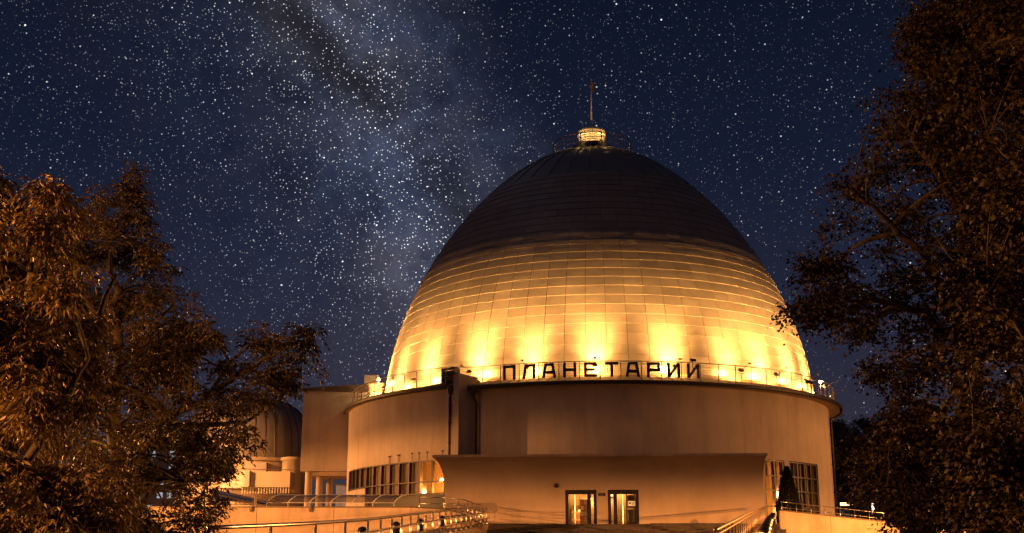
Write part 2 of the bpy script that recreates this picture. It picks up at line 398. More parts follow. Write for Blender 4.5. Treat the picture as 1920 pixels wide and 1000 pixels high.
# small hooks above the ribbon window
for a_, z_ in ((-50.8, 9.0), (-50.3, 9.02), (-47.7, 9.03), (-47.2, 9.04), (-43.4, 9.065), (-41.4, 9.06), (-39.2, 9.07), (-35.3, 9.085)):
    mb = MB(); mb.box(-.03, .03, -21.0, -20.85, z_-.03, z_+.06, radial(a_)); mb.box(-.012, .012, -20.925, -20.895, z_-.5, z_-.03, radial(a_)); mb.build('wall_hook', 'gutter', B)

# dome profile
c0 = (18.121, -0.221, -1.039, -0.148, 0.377)
def rz(z):
    t = (z-13.9)/24
    return math.sqrt(max(c0[0]**2*(1+c0[1]*t+c0[2]*t*t+c0[3]*t**3+c0[4]*t**4), 0))
zs = np.linspace(14.3, 38.15, 3000); rr = np.array([rz(z) for z in zs]); sl = np.concatenate([[0], np.cumsum(np.hypot(np.diff(zs), np.diff(rr)))])
def prof(s): return float(np.interp(s, sl, rr)), float(np.interp(s, sl, zs))
s_off = float(np.interp(17.38, zs, sl)) % .78
rings = [0.0]; 
while rings[-1] < float(np.interp(31.9, zs, sl)): rings.append((s_off if len(rings) == 1 else rings[-1]+.78))
s_top = float(np.interp(37.62, zs, sl))
dome = MB(); dome.lathe([(prof(s)[0]-.06, prof(s)[1]-.02) for s in np.linspace(0, s_top, 40)], 74)
dome_o = dome.build('dome', 'gutter', B, smooth=True)
NP = 74; PH = 3.3; da = 360/NP
def panel_geo(i, tone):
    """one steel sheet of ring i, centred on angle 0: a curved face with folded lips, lower edge lapped over the ring below"""
    s0, s1 = rings[i]+.004, rings[i+1]-.008
    (r0, z0), (r1_, z1) = prof(s0), prof(s1); g0 = .014/r0; g1 = .014/r1_
    vs = []; nr = []
    h0, h1 = rad(da)/2-g0, rad(da)/2-g1
    tl = (r1_-r0, z1-z0); ln = math.hypot(*tl); nx, nz = tl[1]/ln, -tl[0]/ln
    lx, lz_ = nx+nz*.070, nz-nx*.070    # the lapped sheet leans out at its lower edge
    for (r, z, h, o) in ((r0, z0, h0, .056), (r0*.5+r1_*.5, z0*.5+z1*.5, (h0+h1)/2, .031), (r1_, z1, h1, .006)):
        bulge = 0.004 if o == .031 else 0
        for t in (-h, -h/3, h/3, h):
            vs.append(((r+nx*(o+bulge))*sin(t), -(r+nx*(o+bulge))*cos(t), z+nz*o)); nr.append((lx*sin(t), -lx*cos(t), lz_))
    fs = [(j*4+k, j*4+k+1, (j+1)*4+k+1, (j+1)*4+k) for j in range(2) for k in range(3)]
    b = len(vs)   # lips
    def q_(r, z, t, o): return ((r+nx*o)*sin(t), -(r+nx*o)*cos(t), z+nz*o)
    vs += [q_(r0, z0, -h0, .056), q_(r0, z0, h0, .056), q_(r0, z0, h0, -.05), q_(r0, z0, -h0, -.05)]; nr += [(0, -.3, -.95)]*4
    fs.append((b, b+3, b+2, b+1))
    for sgn, h_a, h_b in ((-1, -h0, -h1), (1, h0, h1)):
        b = len(vs); vs += [q_(r0, z0, h_a, .056), q_(r1_, z1, h_b, .006), q_(r1_, z1, h_b, -.05), q_(r0, z0, h_a, -.05)]
        nr += [(sgn, 0, 0)]*4; fs.append((b, b+1, b+2, b+3) if sgn < 0 else (b, b+3, b+2, b+1))
    return vs, fs, nr
def normals_tone(me, nr, tones):
    me.shade_smooth(); me.normals_split_custom_set_from_vertices([Vector(n).normalized() for n in nr])
    at_ = me.color_attributes.new('tone', 'FLOAT_COLOR', 'POINT'); at_.data.foreach_set('color', np.array(tones, dtype=np.float32).ravel())
geo = {}
kept = []; rest = []
order = []
for i in range(len(rings)-1):
    for k in range(NP):
        a = PH+da*(k+.5); a = (a+180) % 360-180
        r_, z_ = prof((rings[i]+rings[i+1])/2)
        area = cos(rad(a+4))*(1-.02*i) if abs(a+4) < 76 and z_ > 14.9 else -1
        order.append((area, i, a))
order.sort(reverse=True)
def tone_of(): t = random.choice((.84, .9, .95, 1.0, 1.0)) + random.uniform(-.03, .03); return t
variants = {}
for n_, (ar, i, a) in enumerate(order):
    tilt = random.uniform(-1, 1), random.uniform(-1, 1)
    if n_ < 300:
        key = (i, random.randrange(5))
        if key not in variants:
            vs, fs, nr = panel_geo(i, 1); t = .82+.04*key[1]
            ta, tb = random.uniform(-.016, .016), random.uniform(-.022, .022)
            nr = [(x+ta*.55, y, z+tb*.55) for x, y, z in nr]
            me = bpy.data.meshes.new('panel'); me.from_pydata(vs, [], fs); me.materials.append(M['dome'])
            normals_tone(me, nr, [(t, t, t, 1)]*len(vs)); variants[key] = me
        o = link('panel', variants[key], dome_o); o.rotation_euler = (0, 0, rad(a))
    else: rest.append((i, a))
V, Fc, NR, T = [], [], [], []
for i, a in rest:
    if i not in geo: geo[i] = panel_geo(i, 1)
    vs, fs, nr = geo[i]; b = len(V); ca, sa = cos(rad(a)), sin(rad(a)); t = random.choice((.82, .86, .90, .94, .98))
    ta, tb = random.uniform(-.016, .016), random.uniform(-.022, .022)
    ta *= .55; tb *= .55; V += [(x*ca-y*sa, x*sa+y*ca, z) for x, y, z in vs]; NR += [((x+ta)*ca-y*sa, (x+ta)*sa+y*ca, z+tb) for x, y, z in nr]
    Fc += [tuple(b+q for q in f) for f in fs]; T += [(t, t, t, 1)]*len(vs)
me = bpy.data.meshes.new('panels'); me.from_pydata(V, [], Fc); me.materials.append(M['dome']); normals_tone(me, NR, T)
o = link('panel_field', me, dome_o); o['kind'] = 'stuff'
# crown of the dome: wide gores with standing seams
s_g = rings[-1]; ng = 37; dg = 360/ng
ss = np.linspace(s_g, s_top, 9)
mb = MB(); vs = []
for s in ss:
    r, z = prof(s)
    for t in (-.5, -.17, .17, .5):
        ang = rad(dg*t); vs.append(((r+.01)*sin(ang), -(r+.01)*cos(ang), z+.01))
mb.add(vs, [(j*4+k, j*4+k+1, (j+1)*4+k+1, (j+1)*4+k) for j in range(8) for k in range(3)])
me = bpy.data.meshes.new('gore_sheet'); me.from_pydata(mb.v, [], mb.f); me.shade_smooth(); me.materials.append(M['dome'])
at_ = me.color_attributes.new('tone', 'FLOAT_COLOR', 'POINT'); at_.data.foreach_set('color', np.array([(.8, .8, .8, 1)]*len(mb.v), dtype=np.float32).ravel())
mb = MB()
mb.tube([(0, -(prof(s)[0]+.03), prof(s)[1]+.04) for s in np.linspace(s_g, s_top, 12)], .045, 5)
me2 = bpy.data.meshes.new('standing_seam'); me2.from_pydata(mb.v, [], mb.f); me2.materials.append(M['obs'])
for k in range(ng):
    a = PH+dg*k
    o = link('standing_seam', me2, dome_o); o.rotation_euler = (0, 0, rad(a))
    o = link('gore_sheet', me, dome_o); o.rotation_euler = (0, 0, rad(a+dg/2))

# lantern
lz = prof(s_top)[1]
lan = MB(); lan.lathe([(2.35, lz-.75), (2.0, lz-.05), (1.55, lz+.12), (1.5, lz+.30), (1.2, lz+.34), (0, lz+.36)], 32)
lan_o = lan.build('lantern', 'gutter', B)
mb = MB(); mb.lathe([(1.05, lz+.32), (1.10, lz+.42), (1.12, lz+.85), (1.06, lz+.93), (1.16, lz+1.0), (1.26, lz+1.12), (1.27, lz+1.5), (1.20, lz+1.66), (.98, lz+1.80), (.5, lz+1.88), (0, lz+1.9)], 40)
mb.build('lantern_drum', 'lantern', lan_o, smooth=True)
mb = MB()
for zz, r_ in ((lz+1.02, 1.24), (lz+1.3, 1.29), (lz+1.52, 1.29), (lz+.6, 1.14)): mb.tube([(r_*sin(t), -r_*cos(t), zz) for t in np.linspace(0, 2*PI, 33)], .018, 5)
for k in range(10): t = 2*PI*k/10; mb.tube([(1.14*sin(t), -1.14*cos(t), lz+.5), (1.29*sin(t), -1.29*cos(t), lz+1.1), (1.29*sin(t), -1.29*cos(t), lz+1.6)], .015, 4)
mb.build('lantern_cage', 'gutter', lan_o)
CR = thing('crown_railing', 'round thin rusty railing encircling the lantern at the very top of the dome', 'railing', (CX, CY, 0))
RC = 3.5; zc = prof(float(np.interp(36.4, zs, sl)))[1]
for dz in (1.55, 1.15, .75):
    mb = MB(); mb.tube([(RC*sin(t), -RC*cos(t), zc+dz) for t in np.linspace(0, 2*PI, 49)], .045 if dz > 1.5 else .03, 6); mb.build('rail', 'bronze', CR)
post = None
for k in range(12):
    if post is None:
        mb = MB(); mb.tube([(0, -RC, zc-.35), (0, -RC, zc+1.55)], .045, 6); post = mb.build('post', 'bronze', CR)
    else: post = post.copy(); C.objects.link(post)
    post.rotation_euler = (0, 0, rad(30*k+10))
FP = thing('flagpole', 'thin pole with a small orange flag rising from the dome lantern', 'flagpole', (CX, CY, lz+1.9))
mb = MB(); mb.tube([(0, 0, -.05), (0, 0, 2.2), (.02, 0, 4.75)], [.07, .06, .035], 8); mb.tube([(0, 0, 4.75), (0, 0, 4.88)], .05, 8); mb.build('pole', 'lantern', FP)
mb = MB(); vs = []
for j in range(9):
    t = j/8; wdt = .06+.30*t*(1 if t < .85 else (1-t)/.15*.8+.2)
    for k in range(4): u = k/3; vs.append((.03+wdt*u+.03*sin(7*t), .07*sin(9*t+3*u)*u, 4.70-1.05*t-.12*u*t))
mb.add(vs, [(j*4+k, j*4+k+1, (j+1)*4+k+1, (j+1)*4+k) for j in range(8) for k in range(3)]); mb.build('flag', 'flag', FP, smooth=True)

# floodlights round the foot of the dome
FL = None; fl_group = 'floodlights along the foot of the dome'
hot = [-63, -49, -32.2, -18.7, -4.3, 12.5, 28.1, 38.5, 50.5, 63, -78, 78]
side = ['behind the far left rail', 'left of the louvred box', 'behind the fin wall', 'left of the first letters', 'behind the middle of the sign',
        'behind the last letters', 'right of the sign', 'second right of the sign', 'by the cameras', 'nearest the right rail end']
for i, a in enumerate(hot):
    P_ = pol(19.35, a, 14.80)
    if FL is None:
        FL = thing('floodlight', '', 'floodlight', P_, fl_group)
        mb = MB(); R_ = Matrix.Rotation(rad(-48), 4, 'X')
        mb.box(-.16, .16, -.07, .07, -.10, .12, R_); mb.build('housing', 'steel_d', FL)
        mb = MB(); mb.box(-.10, .10, .0705, .075, -.04, .06, R_); mb.build('lens', 'lampglow', FL)
        mb = MB(); mb.tube([(-.18, 0, -.22), (-.18, 0, .02), (-.17, 0, .02)], .012, 5); mb.tube([(.18, 0, -.22), (.18, 0, .02), (.17, 0, .02)], .012, 5); mb.box(-.2, .2, -.03, .03, -.24, -.21); mb.tube([(0, 0, -.8), (0, 0, -.21)], .02, 6); mb.tube([(0, 0, -.21), (0, -.55, .26), (0, -.95, .34)], .014, 5); mb.build('bracket', 'bronze', FL)
        mb = MB(); mb.box(-.10, .10, -1.04, -.93, .28, .40); mb.build('added_head', 'bronze', FL)  # added fixture for the beam that lights the dome higher up
        o = FL
    else: o = copy_tree(FL, P_)
    o.rotation_euler = (0, 0, rad(a))
    o['label'] = 'small black floodlight at the dome foot, '+(side[i] if i < len(side) else 'outermost on the %s' % ('left' if a < 0 else 'right'))
    for (aim_z, ang, pw, bl, Rl, zl) in ((19.2, 120, 6200, 1.0, 19.24, 14.95), (23.5, 80, 12500, 1.0, 20.26, 15.16), (15.4, 174, 1500, .5, 19.24, 14.95)):  # main beam, added high beam, added wide fill at the foot
        ld = bpy.data.lights.new('flood_lamp', 'SPOT'); ld.energy = pw*(1.0 if i % 3 else .8); ld.color = (1, .43, .095); ld.spot_size = rad(ang); ld.spot_blend = bl; ld.shadow_soft_size = .05
        lo = bpy.data.objects.new('flood_lamp', ld); C.objects.link(lo)
        p0 = pol(Rl, a, zl); p1 = pol(rz(aim_z)+.4, a, aim_z); lo.location = p0
        lo.rotation_euler = (p1-p0).to_track_quat('-Z', 'Y').to_euler()
# added fills on pole and crown railing, then the spots lighting the lantern
for k, (e_, tgt) in enumerate(((60, lz+5.5), (90, lz+7.0))):  # unseen spots added to brighten the flagpole
    p0 = pol(1.0+.3*k, -30+60*k, lz+1.95); ld = bpy.data.lights.new('pole_fill', 'SPOT'); ld.energy = e_; ld.color = (1, .60, .25); ld.spot_size = rad(40); ld.shadow_soft_size = .03
    lo = bpy.data.objects.new('pole_fill', ld); C.objects.link(lo); lo.location = p0; lo.rotation_euler = (Vector((CX, CY, tgt))-p0).to_track_quat('-Z', 'Y').to_euler()
for k in range(4):  # unseen points added to light the crown railing
    ld = bpy.data.lights.new('crown_fill', 'POINT'); ld.energy = 26; ld.color = (1, .55, .2); ld.shadow_soft_size = .03
    lo = bpy.data.objects.new('crown_fill', ld); C.objects.link(lo); lo.location = pol(1.9, 45+90*k, lz+.95)
for k in range(5):
    a = -80+40*k; p0 = pol(2.6, a, lz+.35); p1 = pol(1.1, a, lz+1.2)
    ld = bpy.data.lights.new('lantern_lamp', 'SPOT'); ld.energy = 120; ld.color = (1, .60, .22); ld.spot_size = rad(75); ld.spot_blend = .8; ld.shadow_soft_size = .05
    lo = bpy.data.objects.new('lantern_lamp', ld); C.objects.link(lo); lo.location = p0; lo.rotation_euler = (p1-p0).to_track_quat('-Z', 'Y').to_euler()

# ------------------------------------------------------------------ railing on the roof edge
RR = thing('roof_railing', 'long cable railing along the curved roof edge under the golden dome', 'railing', (CX, CY, 0))
def arc_tube(mb, R, a0, a1, z, r, n=5, step=2):
    k = max(2, int(abs(a1-a0)/step)); mb.tube([(R*sin(rad(a0+(a1-a0)*j/k)), -R*cos(rad(a0+(a1-a0)*j/k)), z) for j in range(k+1)], r, n)
zr = 15.04
for i in range(7):
    z = zr-.165*i; r_ = .034 if i == 0 else .015
    mb = MB(); arc_tube(mb, 19.6, -30.5, 100, z, r_); arc_tube(mb, 20.7, -100, -34.6, z, r_)
    p1, p2 = Vector((20.7*sin(rad(-34.6)), -20.7*cos(rad(-34.6)), z)), Vector((19.6*sin(rad(-30.5)), -19.6*cos(rad(-30.5)), z)); mb.tube([p1, p2], r_, 5)
    mb.build('top_rail' if i == 0 else 'cable', 'steel' if i == 0 else 'cable', RR)
post = None
for R, angs in ((19.6, [-28.4+4.19*k for k in range(31)]), (20.7, [-35.2-3.97*k for k in range(16)])):
    for a in angs:
        if post is None:
            mb = MB(); mb.tube([(0, 0, 13.75), (0, 0, 15.03)], .033, 6); mb.box(-.07, .07, -.07, .07, 13.74, 13.76); post = mb.build('post', 'steel_d', RR)
        else: post = post.copy(); C.objects.link(post)
        post.location = (R*sin(rad(a)), -R*cos(rad(a)), 0); post.rotation_euler = (0, 0, rad(a))
# ------------------------------------------------------------------ letters
SG = thing('roof_sign', 'row of dark metal letters reading ПЛАНЕТАРИЙ on the roof railing', 'sign', (CX, CY, 0))
H_, W_, T_ = 1.02, .92, .19
def bar(x0, z0, x1, z1, w=T_):      # parallelogram stroke, w wide horizontally
    return [(x0, z0), (x0+w, z0), (x1+w, z1), (x1, z1)]
def rect(x0, x1, z0, z1): return [(x0, z0), (x1, z0), (x1, z1), (x0, z1)]
hw = W_/2
glyph = {
 'П': [rect(-hw, -hw+T_, 0, H_), rect(hw-T_, hw, 0, H_), rect(-hw+T_, hw-T_, H_-T_, H_)],
 'Л': [bar(-hw-.02, 0, -hw+.14, H_), rect(hw-T_, hw, 0, H_), rect(-hw+.14+T_, hw-T_, H_-T_, H_)],
 'А': [bar(-hw-.04, 0, -hw+.13, H_, .19), bar(hw+.04-.19, 0, hw-.13-.19, H_, .19), rect(-hw+.30, hw-.30, H_-T_, H_), rect(-.30, .30, .30, .30+T_)],
 'Н': [rect(-hw, -hw+T_, 0, H_), rect(hw-T_, hw, 0, H_), rect(-hw+T_, hw-T_, .43, .43+T_)],
 'Е': [rect(-hw, -hw+T_, 0, H_), rect(-hw+T_, hw, 0, T_), rect(-hw+T_, hw-.03, H_-T_, H_), rect(-hw+T_, hw-.17, .41, .41+T_)],
 'Т': [rect(-.10, .10, 0, H_-T_), rect(-hw, hw, H_-T_, H_)],
 'Р': [rect(-hw, -hw+T_, 0, H_), rect(-hw+T_, hw, H_-T_, H_), rect(-hw+T_, hw, .38, .38+T_), rect(hw-T_, hw, .38+T_, H_-T_)],
 'И': [rect(-hw, -hw+T_, 0, H_), rect(hw-T_, hw, 0, H_), [(-hw+T_, 0.02), (-hw+T_, .30), (hw-T_, H_), (hw-T_, H_-.28)]],
}
for i, ch in enumerate('ПЛАНЕТАРИЙ'):
    mb = MB()
    for poly in glyph['И' if ch == 'Й' else ch]:
        n = len(poly); mb.add([(x, -.05, z) for x, z in poly]+[(x, .05, z) for x, z in poly],
              [tuple(range(n)), tuple(reversed(range(n, 2*n)))]+[(j, n+j, n+(j+1) % n, (j+1) % n) for j in range(n)])
    o = mb.build('letter', 'letter', SG); o['label'] = 'dark metal letter '+ch
    a = -22.0+4.21*i; o.location = (19.74*sin(rad(a)), -19.74*cos(rad(a)), 13.93); o.rotation_euler = (0, 0, rad(a))
    if ch == 'Й':
        mb = MB(); mb.box(-.22, .22, -.05, .05, H_+.16, H_+.34); mb.tube([(0, .03, .3), (0, .03, H_+.17)], .02, 5); mb.build('breve', 'black', o)

# things standing on the roof edge
V1 = thing('ventilation_unit', 'louvred dark ventilation box behind the left roof rail corner', 'ventilation unit', pol(20.0, -35.6, 14.0), rz=rad(-35.6))
mb = MB(); mb.box(-.62, .62, -.3, .3, 0, .06); mb.box(-.62, -.56, -.3, .3, .06, 1.0); mb.box(.56, .62, -.3, .3, .06, 1.0); mb.box(-.56, .56, .2, .3, .06, .95); mb.box(-.62, .62, -.3, .3, 1.0, 1.06); mb.build('casing', 'black', V1)
sl_ = None
for k in range(9):
    if sl_ is None: mb = MB(); mb.box(-.55, .55, -.29, -.20, 0, .03, Matrix.Rotation(rad(25), 4, 'X')); sl_ = mb.build('slat', 'steel_d', V1)
    else: sl_ = sl_.copy(); C.objects.link(sl_)
    sl_.location = (0, 0, .12+.1*k+.11)
def camera_unit(a, R, lab):
    t = thing('security_camera', lab, 'security camera', pol(R, a, 13.85), rz=rad(a))
    mb = MB(); mb.tube([(0, 0, 0), (0, 0, .62)], .03, 6); mb.build('bracket', 'black', t)
    mb = MB(); mb.tube([(0, .12, .66), (0, -.12, .62), (0, -.2, .60)], [.09, .1, .07], 8); mb.box(-.11, .11, -.24, .14, .72, .75); mb.build('housing', 'black', t)
camera_unit(47.6, 19.95, 'left one of two small dark cameras at the right roof rail')
camera_unit(48.9, 19.95, 'right one of two small dark cameras at the right roof rail')
def roof_lamp(P_, lab, pw):
    t = thing('roof_lamp', lab, 'lamp', P_)
    mb = MB(); mb.tube([(0, 0, -1.2), (0, 0, -.1)], .03, 6); mb.build('pole', 'steel_d', t)
    mb = MB(); mb.lathe([(0, -.13), (.08, -.10), (.13, 0), (.08, .10), (0, .13)], 12); mb.build('bulb', 'lampglow', t, smooth=True)
    mb = MB(); mb.lathe([(.0, .19), (.16, .14), (.18, .08), (.0, .15)], 12); mb.build('cap', 'black', t)
    ld = bpy.data.lights.new('roof_lamp_light', 'POINT'); ld.energy = pw; ld.color = (1, .62, .25); ld.shadow_soft_size = .14
    lo = bpy.data.objects.new('roof_lamp_light', ld); C.objects.link(lo); lo.location = (P_[0], P_[1]-.05, P_[2]-.32)
roof_lamp(at(710, 711, 95.5), 'glowing lamp by the chimney box at the left end of the roof rail', 260)
roof_lamp(at(1538, 716, 91), 'glowing lamp behind the right end of the roof rail', 200)

# ------------------------------------------------------------------ entrance block
EA = Vector((-4.42, 78.2, 0)); EB = Vector((16.2, 76.9, 0)); ex = (EB-EA).normalized(); ey = Vector((-ex.y, ex.x, 0)); EW = (EB-EA).length
FZ = 3.83
def E(u, v, z): p_ = EA+ex*u+ey*v; return Vector((p_.x, p_.y, z))     # u along the facade, v inwards
def eb(mb, u0, u1, v0, v1, z0, z1):
    vs = [E(u, v, z) for u in (u0, u1) for v in (v0, v1) for z in (z0, z1)]
    return mb.add(vs, [(0, 1, 3, 2), (4, 6, 7, 5), (0, 4, 5, 1), (2, 3, 7, 6), (0, 2, 6, 4), (1, 5, 7, 3)])
def ufor(x):         # u of the facade point seen at image column x
    r = ray(x, 950); d = Vector((r.x, r.y)); a = EA.xy; 
    det = ex.x*(-d.y)-(-d.x)*ex.y
    return ((-a.x)*(-d.y)-(-d.x)*(-a.y))/det
du = [(ufor(1060), ufor(1119)), (ufor(1140), ufor(1198))]; DT = 6.10
EN = thing('entrance_block', 'low plastered entrance block with concave flaring top and two glass doors', 'entrance', (EA.x, EA.y, 0))
mb = MB(); prev = 0
for a, b in du: eb(mb, prev, a, 0, .35, 3.2, DT); prev = b
eb(mb, prev, EW, 0, .35, 3.2, DT)
eb(mb, 0, EW, 0, .35, DT, 6.2)
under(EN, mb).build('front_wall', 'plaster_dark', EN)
# concave flare
mb = MB(); pr = []
for j in range(15):
    t = j/14; z = 6.2+1.88*t; k = 1-math.sqrt(max(0, 1-(t*.96)**2)); pr.append((z, k/(1-math.sqrt(1-.96**2))))
vs = []
for z, k in pr: vs += [E(-.52*k, -1.9*k, z), E(EW*.5, -1.9*k, z), E(EW+.05*k, -1.9*k, z), E(EW, 6, z), E(0, 6, z)]
n5 = 5
mb.add(vs, [(j*5+k, j*5+k+1, (j+1)*5+k+1, (j+1)*5+k) for j in range(14) for k in range(2)])
mb.add(vs, [(j*5+2, j*5+3, (j+1)*5+3, (j+1)*5+2) for j in range(14)]+[(j*5+4, j*5, (j+1)*5, (j+1)*5+4) for j in range(14)])
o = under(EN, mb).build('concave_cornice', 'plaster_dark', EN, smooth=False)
for p_ in o.data.polygons: p_.use_smooth = p_.index < 28
mb = MB(); zt = pr[-1][0]
vs = [E(-.58, -1.96, zt+.002), E(EW+.11, -1.96, zt+.002), E(EW+.11, 6, zt+.002), E(-.56, 6, zt+.002)]
mb.add(vs+[v+Vector((0, 0, .16)) for v in vs], [(3, 2, 1, 0), (4, 5, 6, 7), (0, 1, 5, 4), (1, 2, 6, 5), (2, 3, 7, 6), (3, 0, 4, 7)])
under(EN, mb).build('fascia', 'wall_low', EN)
mb = MB(); eb(mb, 0, .3, .352, 6, 3.2, 6.2); eb(mb, EW-.3, EW, .352, 6, 3.2, 6.2); under(EN, mb).build('side_wall', 'plaster_dark', EN)
# lobby
mb = MB(); eb(mb, du[0][0]-1.5, du[1][1]+1.5, 4.6, 4.7, FZ-.1, 6.6); eb(mb, du[0][0]-1.6, du[0][0]-1.5, .36, 4.6, FZ-.1, 6.6); eb(mb, du[1][1]+1.5, du[1][1]+1.6, .36, 4.6, FZ-.1, 6.6)
eb(mb, du[0][0]-1.5, du[1][1]+1.5, .36, 4.6, 6.5, 6.6); eb(mb, du[0][0]-1.5, du[1][1]+1.5, .36, 4.6, FZ-.12, FZ-.02)
under(EN, mb).build('lobby_shell', 'room', EN)
def door(i):
    a, b = du[i]; D_ = MB(); f = .17
    eb(D_, a, a+f, .06, .22, FZ, DT); eb(D_, b-f, b, .06, .22, FZ, DT); eb(D_, a+f, b-f, .06, .22, DT-.28, DT); eb(D_, a+f, b-f, .06, .22, FZ, FZ+.07)
    m = (b-a); split = a+m*.76 if i == 0 else a+m*.24
    eb(D_, split-.09, split+.09, .05, .21, FZ+.07, DT-.28)
    o = under(EN, D_).build('door', 'darkframe', EN)
    for (u0, u1) in ((a+f+.03, split-.12), (split+.12, b-f-.03)):
        mb = MB(); eb(mb, u0, u1, .13, .14, FZ+.12, DT-.33); under(EN, mb).build('pane', 'doorglass', o)
        for ua in (u0-.03, u1): mb = MB(); eb(mb, ua, ua+.03, .10, .17, FZ+.08, DT-.29); under(EN, mb).build('leaf_stile', 'darkframe', o)
    hx = split-.2 if i == 0 else split+.2
    mb = MB(); mb.tube([E(hx, .0, FZ+.8), E(hx, -.04, FZ+.85), E(hx, -.04, FZ+1.6), E(hx, 0, FZ+1.65)], .018, 6); under(EN, mb).build('handle', 'steel', o)
    return o
d0, d1 = door(0), door(1)
d0['label'] = 'left glass door with wide left leaf'; d1['label'] = 'right glass door with a paper notice'
# objects in the lobby
LB = [(du[0][0]+.35, 1.1, 3.2, 1.5, 'room'), (du[0][0]+1.3, .5, 3.9, 2.0, 'wood'), (du[1][0]+.5, .8, 3.6, 2.05, 'wood'), (du[1][0]+1.3, .5, 2.6, 1.1, 'room')]
names = [('display_cabinet', 'pale cabinet behind the left glass door', 'cabinet'), ('tall_locker', 'tall wooden locker behind the narrow pane of the left door', 'locker'), ('wardrobe', 'tall wooden wardrobe behind the right glass door', 'wardrobe'), ('ticket_desk', 'low pale desk behind the right glass door', 'desk')]
for (u, wd, v, h, m_), (nm, lb, ct) in zip(LB, names):
    t = thing(nm, lb, ct, E(u+wd/2, v, FZ-.02)); bx = MB()
    eb(bx, u, u+wd, v, v+.5, FZ-.02, FZ+h); under(t, bx); bx.v = [(a, b, c) for a, b, c in bx.v]; bx.build('body', m_, t)
    for k in range(3):
        mb = MB(); eb(mb, u+.04, u+wd-.04, v-.03, v-.002, FZ+.05+k*h/3, FZ-.02+(k+1)*h/3-.06); under(t, mb).build('shelf_front', 'wood' if m_ == 'room' else 'room', t)
t = thing('brochure_rack', 'rack of pale leaflets behind the wide pane of the left door', 'rack', E(du[0][0]+1.05, .9, FZ))
mb = MB(); eb(mb, du[0][0]+.95, du[0][0]+1.45, .95, 1.0, FZ, FZ+1.7); under(t, mb).build('backboard', 'wood', t)
for k in range(4):
    for j in range(2): mb = MB(); eb(mb, du[0][0]+1.0+.22*j, du[0][0]+1.18+.22*j, .90, .945, FZ+.3+.36*k, FZ+.56+.36*k); under(t, mb).build('leaflet', 'white' if (k+j) % 3 else 'flag', t)
t = thing('poster_stand', 'dark upright stand with two framed posters behind the right door', 'poster stand', E(du[1][0]+1.5, 1.6, FZ))
mb = MB(); eb(mb, du[1][0]+1.22, du[1][0]+1.28, 1.6, 1.66, FZ, FZ+2.1); eb(mb, du[1][0]+1.78, du[1][0]+1.84, 1.6, 1.66, FZ, FZ+2.1); under(t, mb).build('upright', 'darkframe', t)
for k in range(2): mb = MB(); eb(mb, du[1][0]+1.3, du[1][0]+1.76, 1.61, 1.64, FZ+.25+.95*k, FZ+1.05+.95*k); under(t, mb).build('poster', 'wood' if k else 'white', t)
for k, uu in enumerate((du[0][0]+.62, du[1][0]+.98)):
    t = thing('turnstile_post', 'slim dark post just inside the %s door' % ('left', 'right')[k], 'post', E(uu, .55, FZ)); mb = MB(); mb.tube([E(uu, .55, FZ), E(uu, .55, FZ+2.0)], .035, 8); under(t, mb).build('shaft', 'steel', t)
    mb = MB(); mb.tube([E(uu-.35, .55, FZ+1.0), E(uu+.35, .55, FZ+1.0)], .02, 6); under(t, mb).build('arm', 'steel', t)
for i, (u, v, z, s_) in enumerate(((du[0][0]+.5, 3.0, 6.32, 1), (du[0][0]+1.65, 3.4, 5.7, 1), (du[1][0]+.3, 3.2, 5.9, 1), (du[1][0]+1.0, 3.2, 6.35, 1), (du[0][0]+.9, 2.8, 4.9, .8))):
    t = thing('lobby_lamp', ('ceiling lamp glowing behind the left leaf of the left door', 'lamp glowing behind the narrow pane of the left door', 'lamp glowing behind the narrow pane of the right door', 'ceiling lamp glowing behind the wide pane of the right door', 'low display lamp glowing on the cabinet in the left door')[i], 'lamp', E(u, v, z))
    mb = MB(); mb.lathe([(0, -.06), (.08, -.05), (.1, 0), (.08, .05), (0, .06)], 10); mb.build('shade', 'lampwarm', t, smooth=True)
    mb = MB(); mb.tube([(0, 0, .05), (0, 0, max(.1, 6.5-z))], .012, 5); mb.build('stem', 'black', t)
    ld = bpy.data.lights.new('lobby_light', 'POINT'); ld.energy = 38; ld.color = (1, .43, .10); ld.shadow_soft_size = .12
    lo = bpy.data.objects.new('lobby_light', ld); C.objects.link(lo); q = E(u, v-.3, z-.25); lo.location = q
# posters and notices on the glass
def sheet_thing(nm, lab, ct, u0, u1, z0, z1, v, m_, lines=0):
    t = thing(nm, lab, ct, E((u0+u1)/2, v, z0)); mb = MB(); eb(mb, u0, u1, v-.01, v, z0, z1); under(t, mb).build('sheet', m_, t)
    if lines:
        mb = MB(); eb(mb, u0+.06, u0+.17, v-.014, v-.011, z0+.12, z1-.08)
        for k in range(lines): eb(mb, u0+.22, u1-.04, v-.014, v-.011, z1-.10-.075*k, z1-.07-.075*k)
        under(t, mb).build('print_lines', 'print', t)
sheet_thing('paper_notice', 'small pale printed notice on the right glass door', 'notice', ufor(1178), ufor(1191), 5.07, 5.38, .12, 'paper', 3)
sheet_thing('paper_notice', 'small pale notice at the top of the narrow pane of the right door', 'notice', ufor(1144), ufor(1151), 5.45, 5.72, .12, 'paper', 2)
PL = thing('wall_plaque', 'small dark plaque on the wall between the two doors', 'plaque', E(ufor(1128.5), 0, 5.78))
mb = MB(); eb(mb, ufor(1122), ufor(1135.5), -.04, -.002, 5.69, 5.90); under(PL, mb).build('plate', 'coping', PL)
mb = MB(); eb(mb, ufor(1122.6), ufor(1125), -.06, -.041, 5.73, 5.86); eb(mb, ufor(1132), ufor(1135), -.06, -.041, 5.71, 5.87); under(PL, mb).build('holder', 'black', PL)
